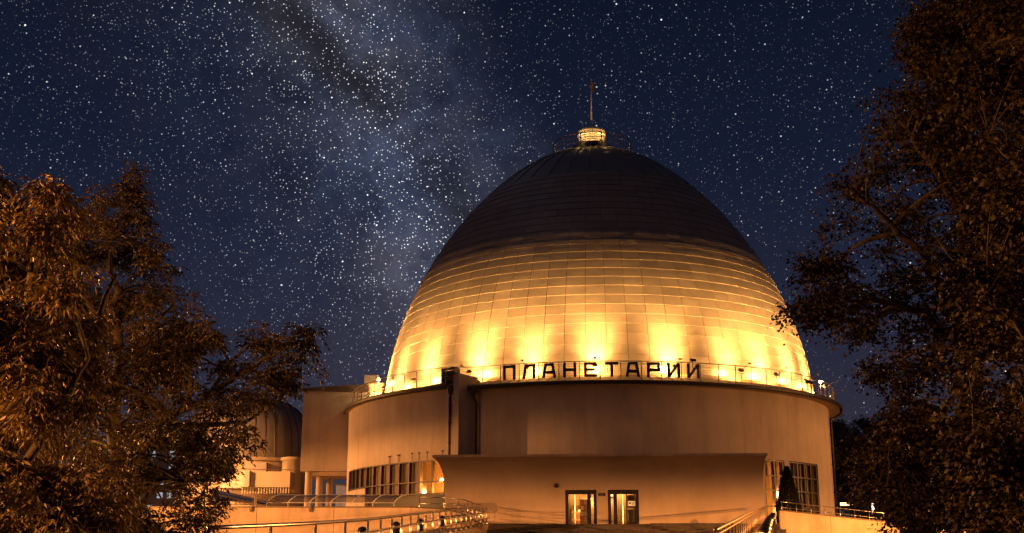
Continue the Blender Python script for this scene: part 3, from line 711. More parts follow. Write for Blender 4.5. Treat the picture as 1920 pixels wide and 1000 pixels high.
WL = thing('wall_lamp', 'unlit bulkhead lamp on the entrance wall left of the doors', 'wall lamp', E(ufor(1043), 0, 6.38))
mb = MB(); mb.tube([E(ufor(1043), -.002, 6.38), E(ufor(1043), -.12, 6.38)], .11, 12); under(WL, mb).build('base', 'black', WL)
mb = MB(); mb.tube([E(ufor(1043), -.12, 6.38), E(ufor(1043), -.2, 6.37), E(ufor(1043), -.26, 6.35)], [.15, .14, .06], 12); under(WL, mb).build('globe', 'gutter', WL, smooth=True)
for i, (xa, xb) in enumerate(((918, 1045), (1217, 1378))):
    t = thing('stone_plinth', 'low dark stone strip at the wall foot %s of the doors' % ('left', 'right')[i], 'plinth', E(ufor(xa), -.5, FZ)); mb = MB()
    u0, u1 = ufor(xa), ufor(xb); k = 6
    for j in range(k):
        mb = MB(); eb(mb, u0+(u1-u0)*j/k+.01, u0+(u1-u0)*(j+1)/k-.01, -.45, -.002, FZ, FZ+.12); under(t, mb).build('stone', 'darkframe', t)
# terrace and steps
mb = MB(); eb(mb, -1, EW+1, -3.2, 8, 3.0, FZ-.002); o = mb.build('terrace', 'tile2'); o['kind'] = 'structure'
st = thing('entrance_steps', 'broad dark stone steps descending below the entrance terrace', 'steps', E(EW/2, -4, 0)); 
for k in range(12):
    mb = MB(); eb(mb, 2.6, EW-1.6, -3.21-.42*(k+1), -3.21-.42*k-.003, max(0, FZ-.17*(k+1)-.3), FZ-.15*(k+1)); under(st, mb).build('step', 'tile2', st)

# ------------------------------------------------------------------ annex on columns
AN = thing('annex_block', 'plain plastered annex block raised on round columns left of the drum', 'building', (-15.3, 97, 0))
mb = MB(); mb.box(-17.30, -10.8, 97.0, 103, 8.73, 15.26); under(AN, mb).build('wall', 'plaster', AN)
mb = MB(); mb.add([(-17.55, 96.8, 15.262), (-10.6, 96.8, 15.262), (-10.6, 103, 15.262), (-17.55, 103, 15.262), (-17.55, 96.8, 15.52), (-10.6, 96.8, 15.95), (-10.6, 103, 15.95), (-17.55, 103, 15.52)],
    [(3, 2, 1, 0), (4, 5, 6, 7), (0, 1, 5, 4), (1, 2, 6, 5), (2, 3, 7, 6), (3, 0, 4, 7)]); under(AN, mb).build('roof_edge', 'coping', AN)
mb = MB(); mb.box(-17.1, -10.8, 98.3, 103, 8.45, 8.725); mb.box(-15.9, -10.8, 97.6, 98.2, 8.40, 8.725); under(AN, mb).build('ceiling_beam', 'plaster_dark', AN)
for (x, y, zt_) in ((-16.68, 97.6, 8.72), (-17.15, 100.5, 8.44), (-16.1, 99.6, 8.44), (-15.55, 101.6, 8.44)):
    q = Vector((x, y, 0)); mb = MB(); mb.lathe([(.29, 4.2), (.29, zt_)], 20, c=(x, y, 0)); under(AN, mb).build('column', 'plaster', AN, smooth=True)
CH = thing('chimney_box', 'small square plastered chimney box behind the left end of the roof rail', 'chimney', (-11.9, 99, 15.5))
mb = MB(); mb.box(-12.5, -11.35, 98.5, 99.6, 15.3, 16.62); under(CH, mb).build('shaft', 'plaster', CH)
mb = MB(); mb.box(-12.45, -11.28, 98.4, 99.7, 16.625, 16.86); under(CH, mb).build('cap', 'roof', CH)
BO = thing('glazed_booth', 'pale blue lit glazed booth behind the annex columns', 'booth', (-14.3, 104, 4.2))
mb = MB(); mb.box(-15.4, -13.2, 104.06, 106, 4.2, 8.15); under(BO, mb).build('body', 'coping', BO)
for x0, x1 in ((-15.35, -14.35), (-14.3, -13.55), (-13.5, -13.25)): mb = MB(); mb.box(x0, x1, 104, 104.055, 4.4, 8.0); under(BO, mb).build('panel', 'blue', BO)

# ------------------------------------------------------------------ small observatory dome on the left
OX, OY = -25.1, 112.5
OB = thing('observatory_building', 'small grey ribbed observatory dome half hidden behind the left tree', 'building', (OX, OY, 0))
mb = MB(); pf = [(5.9*max(0, 1-t**3)**(1/3), 10.75+6.0*t) for t in list(np.linspace(0, .9, 12))+[.94, .97, .99, .997, 1]]; mb.lathe(pf, 48)
od = mb.build('dome', 'obs', OB, smooth=True)
rib = None
for k in range(40):
    if rib is None:
        mb = MB(); mb.tube([(0, -(r+.02), z) for r, z in pf[:-1]], .035, 4); rib = mb.build('rib', 'gutter', od)
    else: rib = rib.copy(); C.objects.link(rib)
    rib.rotation_euler = (0, 0, rad(9*k))
mb = MB(); mb.lathe([(5.8, 10.74), (5.98, 10.74), (6.02, 10.60), (5.98, 10.45), (5.8, 10.45)], 48); mb.build('cornice', 'plaster', OB)
mb = MB(); mb.lathe([(5.8, 10.45), (5.8, 3.8)], 48); mb.build('wall', 'plaster', OB, smooth=True)
mb = MB(); mb.box(1.2, 3.0, -5.72, -4.6, 9.3, 10.22); mb.build('shutter', 'obs', OB)
mb = MB(); mb.lathe([(0, 10.74), (.98, 10.70), (1.04, 10.62), (1.04, 10.42), (.88, 10.40), (.88, 7.5)], 24, c=(5.2, -5.2, 0)); mb.build('porch_head', 'plaster', OB, smooth=True)
mb = MB(); mb.tube([(1.3, -8.4, 9.45), (3.0, -8.1, 9.42), (5.8, -8.0, 9.40)], .035, 6); mb.tube([(-1.9, -7.7, 9.25), (1.25, -7.5, 9.27)], .03, 6)
mb.build('handrail', 'steel_d', OB)
for i, (x0, x1, y0, z0, z1) in enumerate(((1.3, 2.1, -8.4, 7.9, 9.3), (2.13, 5.6, -8.0, 7.9, 9.25), (-.6, 1.27, -7.6, 7.85, 9.1), (-.65, -.62, -7.6, 7.8, 9.1))):
    mb = MB(); mb.box(x0, x1, y0, y0+2, z0, z1); mb.build('balcony_panel', 'white' if i != 1 else 'plaster', OB)
mb = MB()
for k in range(18): mb.box(1.4+.24*k, 1.46+.24*k, -7.9, -7.8, 7.35, 7.9)
mb.build('baluster_row', 'white', OB)

# ------------------------------------------------------------------ retaining walls, ramps
def wall_run(name, lab, pts, ztops, thick, joints, cop, mname='wall_low'):
    """pts in plan, tops per point; separate rendered bays with open joints"""
    t = thing(name, lab, 'wall', (pts[0][0], pts[0][1], 0)); P_ = [Vector((*p, 0)) for p in pts]
    for (a, b, za, zb) in zip(P_[:-1], P_[1:], ztops[:-1], ztops[1:]):
        d = (b-a); n = max(1, round(d.length/joints)); nv = Vector((-d.y, d.x, 0)).normalized()*thick
        for k in range(n):
            g = .012/d.length
            p, q = a+d*(k/n+g), a+d*((k+1)/n-g); zp, zq = za+(zb-za)*k/n, za+(zb-za)*(k+1)/n
            off = nv*0+nv.normalized()*random.uniform(-.012, .012)
            vs = [p+off, q+off, q+nv, p+nv]
            mb = MB(); mb.add([(v.x, v.y, 0) for v in vs]+[(vs[0].x, vs[0].y, zp), (vs[1].x, vs[1].y, zq), (vs[2].x, vs[2].y, zq), (vs[3].x, vs[3].y, zp)],
                [(3, 2, 1, 0), (4, 5, 6, 7), (0, 1, 5, 4), (1, 2, 6, 5), (2, 3, 7, 6), (3, 0, 4, 7)])
            under(t, mb).build('wall_bay', mname, t)
            o_ = nv.normalized()*.05
            vs = [p-o_, q-o_, q+nv+o_, p+nv+o_]; mb = MB()
            mb.add([(vs[i].x, vs[i].y, (zp, zq, zq, zp)[i]+.004) for i in range(4)]+[(vs[i].x, vs[i].y, (zp, zq, zq, zp)[i]+cop) for i in range(4)],
                [(3, 2, 1, 0), (4, 5, 6, 7), (0, 1, 5, 4), (1, 2, 6, 5), (2, 3, 7, 6), (3, 0, 4, 7)])
            under(t, mb).build('coping', 'coping', t)
    return t
LWp = [(-36, 63.6), (-26, 64), (-5.4, 64), (-3.62, 64.3), (-2.9, 66), (-2.4, 70), (-2.2, 76)]
lw = wall_run('retaining_wall', 'long pale retaining wall behind the left ramp, below the arched glass canopy', LWp, [4.3, 4.37, 4.37, 4.28, 4.15, 4.0, 3.95], .35, 4.35, .07)
RWp = [(13.86, 62), (19.0, 61.8), (34, 62.5)]
rw = wall_run('retaining_wall', 'bright orange lit retaining wall right of the right ramp', RWp, [4.12, 3.56, 2.2], .35, 2.9, .06)
mb = MB(); mb.prism([(-36, 64.4), (-5.3, 64.4), (-3.3, 66.5), (-2.8, 76), (-4.5, 79), (-4.5, 140), (-50, 140), (-50, 64.4)], .5, 4.2); tag(mb.build('upper_terrace', 'tile'), kind='structure')
mb = MB(); mb.prism([(17, 66), (19.5, 64.5), (36, 65), (60, 140), (16.3, 140), (16.3, 80)], .5, 3.2); tag(mb.build('side_terrace', 'tile'), kind='structure')
for xx in (471, 582):
    t = thing('wall_bracket', 'small dark pipe bracket on the left wall top, %s one' % ('left' if xx == 471 else 'right'), 'bracket', at(xx, 954, 63.95)); 
    mb = MB(); mb.box(-.07, .07, -.16, -.07, -.1, .12); mb.tube([(0, -.1, -.18), (0, -.1, -.08)], .05, 8); mb.build('body', 'coping', t)

def zramp(Y): return 1.67+(Y-32)*.0517
Lr = [(-5.95, 23.5), (-4.75, 27), (-3.95, 32), (-3.40, 46), (-2.75, 58), (-1.95, 70), (-1.42, 77)]
Rr_ = [(3.72, 22), (5.75, 31), (7.75, 40), (12.3, 60), (16.0, 75.6)]
def poly_at(pts, Y):
    for (x0, y0), (x1, y1) in zip(pts[:-1], pts[1:]):
        if Y <= y1 or (x1, y1) == pts[-1]: return x0+(x1-x0)*(Y-y0)/(y1-y0)
def railing(name, lab, pts, zf, step, rails, h=1.0, r=.028, post_r=.022, m_='steel'):
    t = thing(name, lab, 'railing', (pts[0][0], pts[0][1], zf(pts[0][1]) if callable(zf) else zf[0]))
    P_ = []
    for i, p in enumerate(pts): P_.append(Vector((p[0], p[1], (zf(p[1]) if callable(zf) else zf[i]))))
    # resample
    fine = []
    for a, b in zip(P_[:-1], P_[1:]):
        n = max(1, int((b-a).length/1.0)); fine += [a+(b-a)*k/n for k in range(n)]
    fine.append(P_[-1])
    for j, dz in enumerate(rails):
        mb = MB(); mb.tube([p+Vector((0, 0, dz)) for p in fine], r if j == 0 else r*.7, 8); under(t, mb).build('handrail' if j == 0 else 'rail', m_, t, smooth=True)
    acc = 0; pst = None; nxt = .05
    for a, b in zip(P_[:-1], P_[1:]):
        Ls = (b-a).length
        while nxt <= acc+Ls:
            q = a+(b-a)*((nxt-acc)/Ls)
            if pst is None: mb = MB(); mb.tube([(0, 0, -.05), (0, 0, h-.01)], post_r, 8); mb.tube([(0, 0, -.05), (0, 0, .02)], post_r*2, 8); pst = mb.build('post', m_, t, smooth=True)
            else: pst = pst.copy(); C.objects.link(pst)
            pst.location = q-t.location; nxt += step
        acc += Ls
    return t
railing('ramp_railing', 'stainless steel railing sweeping up the left ramp in the foreground', Lr, zramp, 2.35, (1.0, .65, .30), r=.045, post_r=.034)
railing('ramp_railing', 'stainless steel railing up the right ramp beside the row of bollards', Rr_, zramp, 2.1, (1.0, .90, .12), r=.032, post_r=.014, m_='bronze')
railing('wall_railing', 'short pale railing at the end of the left wall beside the ribbon window', [(-5.05, 64.7), (-3.7, 64.9), (-2.6, 66.6), (-1.9, 71), (-1.65, 76)], [4.0, 4.0, 3.95, 3.88, 3.86], 1.35, (.95, .62, .32), h=.95, r=.03)
railing('wall_railing', 'pale railing on top of the bright right retaining wall', [(14.0, 62.3), (19.0, 62.1), (23, 62.4)], [4.02, 3.46, 3.1], .75, (.58, .30, .12), h=.58, r=.022, post_r=.016)
# ramps as solid slabs with side walls
def ramp_solid(name, inner, off, tiles=True):
    pts = inner; n = len(pts); left = []; 
    for i, (x, y) in enumerate(pts): left.append((x+off[i], y))
    mb = MB(); vs = []
    for (x, y), (x2, y2) in zip(pts, left):
        z = zramp(y)-.03; vs += [(x, y, z), (x2, y2, z), (x2, y2, 0), (x, y, 0)]
    fs = [(j*4+i, (j+1)*4+i, (j+1)*4+(i+1) % 4, j*4+(i+1) % 4) for j in range(n-1) for i in range(4)]+[(3, 2, 1, 0), ((n-1)*4, (n-1)*4+1, (n-1)*4+2, (n-1)*4+3)]
    mb.add(vs, fs); o = mb.build(name, 'tile'); o['kind'] = 'structure'; return o
ra = ramp_solid('ramp', [(x+.14, y) for x, y in Lr], [-1.9, -1.9, -1.9, -2.2, -2.2, -1.6, -1.0])
rb = ramp_solid('ramp', [(x-.14, y) for x, y in Rr_], [1.3, 1.35, 1.4, 1.5, 1.0])
# paving courses on the right ramp
tl = None; Y = 44.0
while Y < 61:
    x0, x1 = poly_at(Rr_, Y)+.95, poly_at(Rr_, Y)+1.40
    for c_ in range(2):
        if tl is None:
            mb = MB(); mb.box(0, .215, 0, .36, 0, .02); tl = mb.build('paving_slab', 'tile2', rb)
        else: tl = tl.copy(); C.objects.link(tl)
        tl.location = (x0+.225*c_+(.04*(random.random()-.5)), Y, zramp(Y)-.028+random.uniform(0, .006)); tl.rotation_euler = (math.atan(.0517), 0, 0)
    Y += .40

# bollards
bo = None
def bollard(P_, lab, grp):
    global bo
    if bo is None:
        bo = thing('bollard', '', 'bollard', P_, grp)
        mb = MB(); mb.lathe([(.13, 0), (.13, .45), (.17, .47), (.17, .50)], 20); mb.build('stem', 'black', bo, smooth=True)
        mb = MB(); mb.lathe([(.175, .47), (.185, .52), (.175, .60), (.135, .68), (.07, .725), (0, .74)], 24); mb.build('cap', 'black', bo, smooth=True)
        mb = MB(); mb.lathe([(.186, .505), (.195, .505), (.195, .53), (.186, .53)], 24); mb.build('trim_ring', 'steel', bo)
        o = bo
    else: o = copy_tree(bo, P_)
    o['label'] = lab; o['group'] = grp
for i, (xx, Y) in enumerate(((680, 37), (743, 45), (788, 51), (829, 60), (862, 68))):
    q = at(xx, 980, Y); bollard((q.x, Y, zramp(Y)-.03), 'black domed bollard on the left ramp, %s from the camera' % ('first', 'second', 'third', 'fourth', 'fifth')[i], 'black bollards on the left ramp')
for i, (xx, Y) in enumerate(((1432.5, 37.7), (1435.5, 43), (1438.5, 48.5), (1441, 53.5), (1443.5, 58.5), (1446, 63), (1448, 67.5), (1450, 72))):
    q = at(xx, 980, Y); bollard((q.x, Y, zramp(Y)-.03), 'black domed bollard on the right ramp, %s from the camera' % ('first', 'second', 'third', 'fourth', 'fifth', 'sixth', 'seventh', 'eighth')[i], 'black bollards on the right ramp')

# ------------------------------------------------------------------ arched glass canopy and slanting frame on the left terrace
GC = thing('glass_canopy', 'long low arched canopy of smoked panes with pale ribs on the left terrace', 'canopy', (-14, 70, 4.2))
xs_ = [at(x, 935, 70).x for x in (508, 549, 585, 622, 660, 698, 738, 776, 815)]
xs_ = [xs_[0]+(xs_[6]-xs_[0])*k/6*1.02 for k in range(8)]
def arch(t): return (70.0-1.15+1.15*(1-cos(t*PI/2)), 4.86+.50*sin(t*PI/2))
rb_ = None
for k, x in enumerate(xs_[:7]):
    if rb_ is None:
        mb = MB(); mb.tube([(.62*t, arch(t)[0]-70, arch(t)[1]-4.2) for t in np.linspace(0, 1, 7)], .034, 6); mb.tube([(0, -1.1, .0), (0, -1.12, .66)], .025, 6); rb_ = mb.build('rib', 'white', GC)
    else: rb_ = rb_.copy(); C.objects.link(rb_)
    rb_.location = (x+14, 0, 0)
    if k < 6:
        mb = MB(); vs = []
        for t in np.linspace(0, 1, 6): vs += [(x+14+.03+.62*t, arch(t)[0]-70, arch(t)[1]-4.2), (xs_[k+1]+14-.03+.62*t, arch(t)[0]-70, arch(t)[1]-4.2)]
        mb.add(vs, [(2*j, 2*j+1, 2*j+3, 2*j+2) for j in range(5)]); mb.build('pane', 'polyglass', GC, smooth=True)
mb = MB(); vs = []
mb.tube([(xs_[0]+14, -1.15, .66), (xs_[6]+14, -1.15, .66)], .02, 5); mb.tube([(xs_[0]+14.62, 0, 1.16), (xs_[6]+14.62, 0, 1.16)], .02, 5); mb.build('edge_bar', 'white', GC)
SF = thing('sloped_frame', 'sloping open metal frame at the left end of the glass canopy', 'frame', at(440, 935, 68))
mb = MB(); p = [at(x, y, Y_) for x, y, Y_ in ((410, 921, 70), (478, 941, 68), (512, 944, 68), (405, 926, 68))]
for a, b in (((405, 921), (515, 943)), ((410, 928), (478, 945)), ((478, 930), (515, 938)), ((478, 936), (512, 948)), ((420, 946), (510, 947)), ((430, 940), (480, 942))):
    mb.tube([at(a[0], a[1], 69), at(b[0], b[1], 68)], .022, 5)
for x in range(428, 476, 9): mb.tube([at(x, 938, 68.5), at(x+5, 946, 68)], .018, 5)
mb.tube([at(478, 931, 67), at(478, 949, 67)], .045, 6); mb.tube([at(481, 931, 67), at(481, 949, 67)], .02, 6)
under(SF, mb).build('bars', 'cable', SF)
mb = MB(); a_, b_, c_, d_ = at(400, 917, 72), at(500, 939, 70), at(500, 945, 69), at(400, 936, 69)
mb.add([a_, b_, c_, d_], [(0, 1, 2, 3)]); mb.add([v-Vector((0, 0, .04)) for v in (a_, b_, c_, d_)], [(3, 2, 1, 0)]); under(SF, mb).build('panel', 'polyglass', SF)

# ------------------------------------------------------------------ interior lamps seen in the windows
for i, (a, R, z, e, lab) in enumerate(((-37.0, 19.2, 6.75, 520, 'bright lamp glowing in the last pane of the ribbon window'), (-36.0, 19.0, 7.0, 160, 'small upper lamp in the last pane of the ribbon window'),
        (-39.6, 19.2, 7.25, 360, 'lamp glowing in the second last pane of the ribbon window'), (35.6, 17.6, 5.15, 1100, 'lamp glowing low in the tall window beside the entrance'))):
    P_ = pol(R, a, z); t = thing('room_lamp', lab, 'lamp', P_)
    mb = MB(); mb.lathe([(0, -.10), (.12, -.08), (.17, 0), (.10, .10), (0, .12)], 12); mb.build('globe', 'lampglow', t, smooth=True)
    mb = MB(); mb.tube([(0, 0, .1), (0, 0, 8.9-z)], .012, 5); mb.build('stem', 'black', t)
    ld = bpy.data.lights.new('room_light', 'POINT'); ld.energy = e*1.3; ld.color = (1, .36, .055); ld.shadow_soft_size = .2
    lo = bpy.data.objects.new('room_light', ld); C.objects.link(lo); lo.location = P_+Vector((0, -.4, -.25))
t = thing('room_lamp', 'cold white lamp in a far left pane of the ribbon window', 'lamp', pol(20.3, -66, 7.35)); mb = MB(); mb.lathe([(0, -.2), (.05, -.18), (.05, .18), (0, .2)], 8); mb.build('tube', 'lampcold', t)

# ------------------------------------------------------------------ street lamps, some read off shadows, some added; all but one outside the frame
def street_lamp(x, y, h, e, lab, col=(1, .385, .10), hood=.1, half=.2, ls=.03):
    t = thing('street_lamp', lab, 'street lamp', (x, y, 0)); s_ = 1 if x > 0 else -1; mb = MB(); mb.tube([(s_*1.6, 0, 0), (s_*1.6, 0, h-.2), (s_*1.3, 0, h+.16+hood), (s_*(half-.02), 0, h+.16+hood)], [.11, .07, .05, .05], 10); mb.build('pole', 'steel_d', t)
    mb = MB(); k_ = half; mb.box(-k_, k_, -k_, k_, h+.12+hood, h+.22+hood)
    for sgn in (-1, 1): mb.box(sgn*k_-.01, sgn*k_+.01, -k_, k_, h+hood, h+.12+hood); mb.box(-k_, k_, sgn*k_-.01, sgn*k_+.01, h+hood, h+.12+hood)
    mb.build('hood', 'gutter', t)
    ld = bpy.data.lights.new('street_light', 'POINT'); ld.energy = e; ld.color = col; ld.shadow_soft_size = ls
    lo = bpy.data.objects.new('street_light', ld); C.objects.link(lo); lo.location = (x, y, h)
street_lamp(-31, 30, 5.8, 76000, 'street lamp left of the left ramp', hood=.0, half=.5, ls=.022)
street_lamp(40, 40, 5.8, 80000, 'street lamp right of the right ramp', hood=.0, half=.5, ls=.022)
street_lamp(-56, 80.3, 9.0, 92000, 'distant street lamp far left of the annex block', hood=.015, half=.5, ls=.012)
street_lamp(72, 84, 9.0, 78000, 'distant street lamp far right of the right ramp', hood=.05, half=.5)
street_lamp(-46, 12, 8.0, 36000, 'added unseen fill lamp at the left edge of the forecourt', hood=.03, half=.5, ls=.015)  # fill added to lift the dark middle of the drum
street_lamp(-30, 98, 12.6, 12000, 'added lamp lighting the small observatory', hood=.11, half=.45)  # added to brighten the observatory dome and wall
street_lamp(24, 51, 4.9, 20000, 'added low lamp brightening the right retaining wall', hood=.0, half=.5, col=(1, .33, .055))  # unseen lamp added for the wall's bright orange
street_lamp(-24, 50, 5.2, 12500, 'added low lamp brightening the left retaining wall', hood=.0, half=.5, col=(1, .33, .055))  # unseen lamp added to brighten the wall's left side
street_lamp(-10.6, 10.2, 4.8, 5600, 'street lamp beside the near left tree', col=(1, .34, .06))
street_lamp(13.5, 8.5, 5.5, 200, 'street lamp beside the near right tree', col=(1, .36, .07))

# ------------------------------------------------------------------ ground
mb = MB(); mb.add([(-4000, -600, -.02), (4000, -600, -.02), (4000, 6000, -.02), (-4000, 6000, -.02)], [(0, 1, 2, 3)]); tag(mb.build('ground', 'ground'), kind='structure')

# ------------------------------------------------------------------ trees
def inside(poly, x, y):
    c = False; n = len(poly); j = n-1
    for i in range(n):
        xi, yi = poly[i]; xj, yj = poly[j]
        if (yi > y) != (yj > y) and x < (xj-xi)*(y-yi)/(yj-yi)+xi: c = not c
        j = i
    return c
def leaf_mesh(name, C_, D_, U_, ln, wd, m_, parent):
    """C_ base points, D_ leaf directions, U_ side directions, ln/wd per leaf: folded four-point leaves"""
    n = len(C_); D_ = D_/np.linalg.norm(D_, axis=1, keepdims=True); U_ = U_-D_*np.sum(U_*D_, 1, keepdims=True); U_ /= np.linalg.norm(U_, axis=1, keepdims=True)+1e-9
    Nn = np.cross(D_, U_); ln = ln[:, None]; wd = wd[:, None]
    v = np.empty((n, 4, 3)); v[:, 0] = C_; v[:, 1] = C_+D_*ln*.45+U_*wd+Nn*wd*.35; v[:, 2] = C_+D_*ln-Nn*ln*.08; v[:, 3] = C_+D_*ln*.45-U_*wd+Nn*wd*.35
    me = bpy.data.meshes.new(name); me.vertices.add(4*n); me.vertices.foreach_set('co', v.ravel())
    idx = (np.arange(n)*4)[:, None]+np.array([0, 1, 2, 0, 2, 3])[None]
    me.loops.add(6*n); me.loops.foreach_set('vertex_index', idx.ravel().astype(np.int32))
    me.polygons.add(2*n); me.polygons.foreach_set('loop_start', np.arange(0, 6*n, 3, dtype=np.int32)); me.update(calc_edges=True)
    me.materials.append(M[m_]); return link(name, me, parent)
def sprays(P_, kind, k_leaf, size, rng, up=0):
    """P_: twig starts (n,3), kind 'ash' = drooping compound leaves, 'elm' = alternate leaves on an arching twig"""
    n = len(P_); Cs, Ds, Us = [], [], []; T = []
    az = rng.uniform(0, 2*PI, n)
    if kind == 'ash':
        for q in range(k_leaf):                     # compound leaves of one spray
            a = az+q*2.4+rng.normal(0, .4, n); el = rng.uniform(-.9+up*.7, .25+up, n)
            d = np.stack([np.cos(a)*np.cos(el), np.sin(a)*np.cos(el), np.sin(el)], 1); Lr_ = size*rng.uniform(1.6, 2.6, n)
            side = np.cross(d, np.array([[0, 0, 1.]])); side /= np.linalg.norm(side, axis=1, keepdims=True)
            for (t, s) in ((.35, 1), (.35, -1), (.68, 1), (.68, -1), (1., 0)):
                droop = np.array([[0, 0, -1.]])*(t**2)*.45*Lr_[:, None]
                c = P_+d*(Lr_*t)[:, None]+droop
                dd = d*.8+side*s*.75+np.array([[0, 0, -1.]])*rng.uniform(.4, 1.2, (n, 1))+rng.normal(0, .18, (n, 3))
                Cs.append(c); Ds.append(dd); Us.append(side*.5+d*s*.5+rng.normal(0, .4, (n, 3)))
    else:
        a = az; el = rng.uniform(-.6, .7, n); d = np.stack([np.cos(a)*np.cos(el), np.sin(a)*np.cos(el), np.sin(el)], 1); Lt = size*rng.uniform(3.5, 6.5, n)
        side = np.cross(d, np.array([[0, 0, 1.]])); side /= np.linalg.norm(side, axis=1, keepdims=True)
        for q in range(k_leaf):
            t = (q+.6)/k_leaf; s = 1 if q % 2 else -1
            c = P_+d*(Lt*t)[:, None]+np.array([[0, 0, -1.]])*(t*t*.25*Lt)[:, None]+rng.normal(0, size*.25, (n, 3))
            Cs.append(c); Ds.append(d*.6+side*s*.8+np.array([[0, 0, -1.]])*rng.uniform(.1, .9, (n, 1))+rng.normal(0, .3, (n, 3))); Us.append(np.cross(d, side)*.3+d+rng.normal(0, .5, (n, 3)))
    return np.concatenate(Cs), np.concatenate(Ds), np.concatenate(Us)
def bez(a, b, c, n=7): return [a*(1-t)**2+b*2*t*(1-t)+c*t*t for t in np.linspace(0, 1, n)]
def make_tree(name, lab, base, limbs, polys, Yr, n_puff, per_puff, puff_r, kind, k_leaf, size, wr, m_, mult=2.2, extra=(), seed=1, group=None, twig_r=.012, up=0, gap=None, shoots=0):
    """base: trunk foot; limbs: polylines (world) with radii; polys: crown outline seen from the camera, filled through the depth Yr"""
    R_ = np.random.default_rng(seed); rr_ = random.Random(seed); n_puff = int(n_puff*1.35); per_puff *= mult
    t = thing(name, lab, 'tree', base, group); base = Vector(base)
    tr = MB(); nodes = []
    for pts, ra, rb__ in limbs:
        P_ = [Vector(p) for p in pts]; fine = []
        for a, b in zip(P_[:-1], P_[1:]):
            k = 4; fine += [a+(b-a)*j/k for j in range(k)]
        fine.append(P_[-1]); fine = [p+Vector((rr_.uniform(-1, 1), rr_.uniform(-1, 1), rr_.uniform(-.5, .5)))*min(.1, ra*.6)*(0 if i == 0 else 1) for i, p in enumerate(fine)]
        m__ = len(fine); tr.tube(fine, [ra+(rb__-ra)*i/(m__-1) for i in range(m__)], 8)
        nodes += [(p, ra+(rb__-ra)*i/(m__-1)) for i, p in enumerate(fine)]
    under(t, tr).build('trunk', 'bark', t, smooth=True)
    br = MB(); centres = []
    xs0 = [x for pl in polys for x, y in pl]; ys0 = [y for pl in polys for x, y in pl]
    tries = 0
    while len(centres) < n_puff and tries < n_puff*60:
        tries += 1
        x, y = rr_.uniform(min(xs0), max(xs0)), rr_.uniform(min(ys0), max(ys0))
        if not any(inside(pl, x, y) for pl in polys): continue
        Yc = rr_.gauss((Yr[0]+Yr[1])/2, (Yr[1]-Yr[0])/4); q_ = at(x, y, Yc)
        if gap and mnoise.noise(q_*gap[0]+Vector((seed, 0, 0))) < gap[1]: continue
        centres.append(q_)
    main_c = list(centres)
    for e in extra: centres.append(at(*e))
    for c_ in centres:
        best = min(nodes, key=lambda q: (q[0]-c_).length+(.6*max(0, q[0].z-c_.z)))
        d = (c_-best[0]); 
        if d.length > .15:
            mid = best[0]+d*.5+Vector((rr_.uniform(-.1, .1), rr_.uniform(-.1, .1), .18))*d.length
            pts = bez(best[0], mid, c_, 6); r0 = min(best[1]*.7, .012+.016*d.length); br.tube(pts, [r0+(twig_r*.5-r0)*i/5 for i in range(6)], 5, cap=False)
    cs = np.array([tuple(c_) for c_ in centres]); allp = []
    rad_ = R_.uniform(.55, 1.25, len(cs))*puff_r
    nper = np.maximum(2, (per_puff*R_.uniform(.4, 1.5, len(cs)))).astype(int)
    idx = np.repeat(np.arange(len(cs)), nper); off = R_.normal(0, 1, (len(idx), 3)); off /= np.linalg.norm(off, axis=1, keepdims=True); off *= (R_.uniform(0, 1, (len(idx), 1))**.5)
    off[:, 2] *= .7; P0 = cs[idx]+off*rad_[idx][:, None]
    # fine twigs for a share of the sprays
    sel = R_.choice(len(P0), size=min(len(P0), 1400), replace=False)
    for j in sel:
        a = Vector(cs[idx[j]]); b = Vector(P0[j]); 
        if (b-a).length > .1: br.tube([a, (a+b)/2+Vector((0, 0, .05)), b], [twig_r*.6, twig_r*.45, twig_r*.3], 3, cap=False)
    sp = []
    for _ in range(shoots):          # upright young shoots that stand out of the crown
        c_ = rr_.choice(main_c); L_ = rr_.uniform(.5, 1.1)*puff_r*2.6; d_ = Vector((rr_.gauss(0, .5), rr_.gauss(0, .4), 1)).normalized()
        pts = [c_, c_+d_*L_*.5, c_+d_*L_+Vector((0, 0, .05))]; br.tube(pts, [twig_r*.8, twig_r*.5, twig_r*.3], 4, cap=False)
        sp += [tuple(c_+d_*L_*f_+Vector((rr_.gauss(0, .03), rr_.gauss(0, .03), 0))) for f_ in (.35, .5, .62, .74, .86, .97)]
    if sp: P0 = np.concatenate([P0, np.array(sp)])
    under(t, br).build('branches', 'bark', t)
    Cc, Dd, Uu = sprays(P0, kind, k_leaf, size, R_, up)
    n = len(Cc); ln = size*R_.uniform(.65, 1.25, n); wd = ln*wr*R_.uniform(.8, 1.2, n)
    leaf_mesh('crown', Cc-np.array(base)[None], Dd, Uu, ln, wd, m_, t)
    return t, n

tot = 0
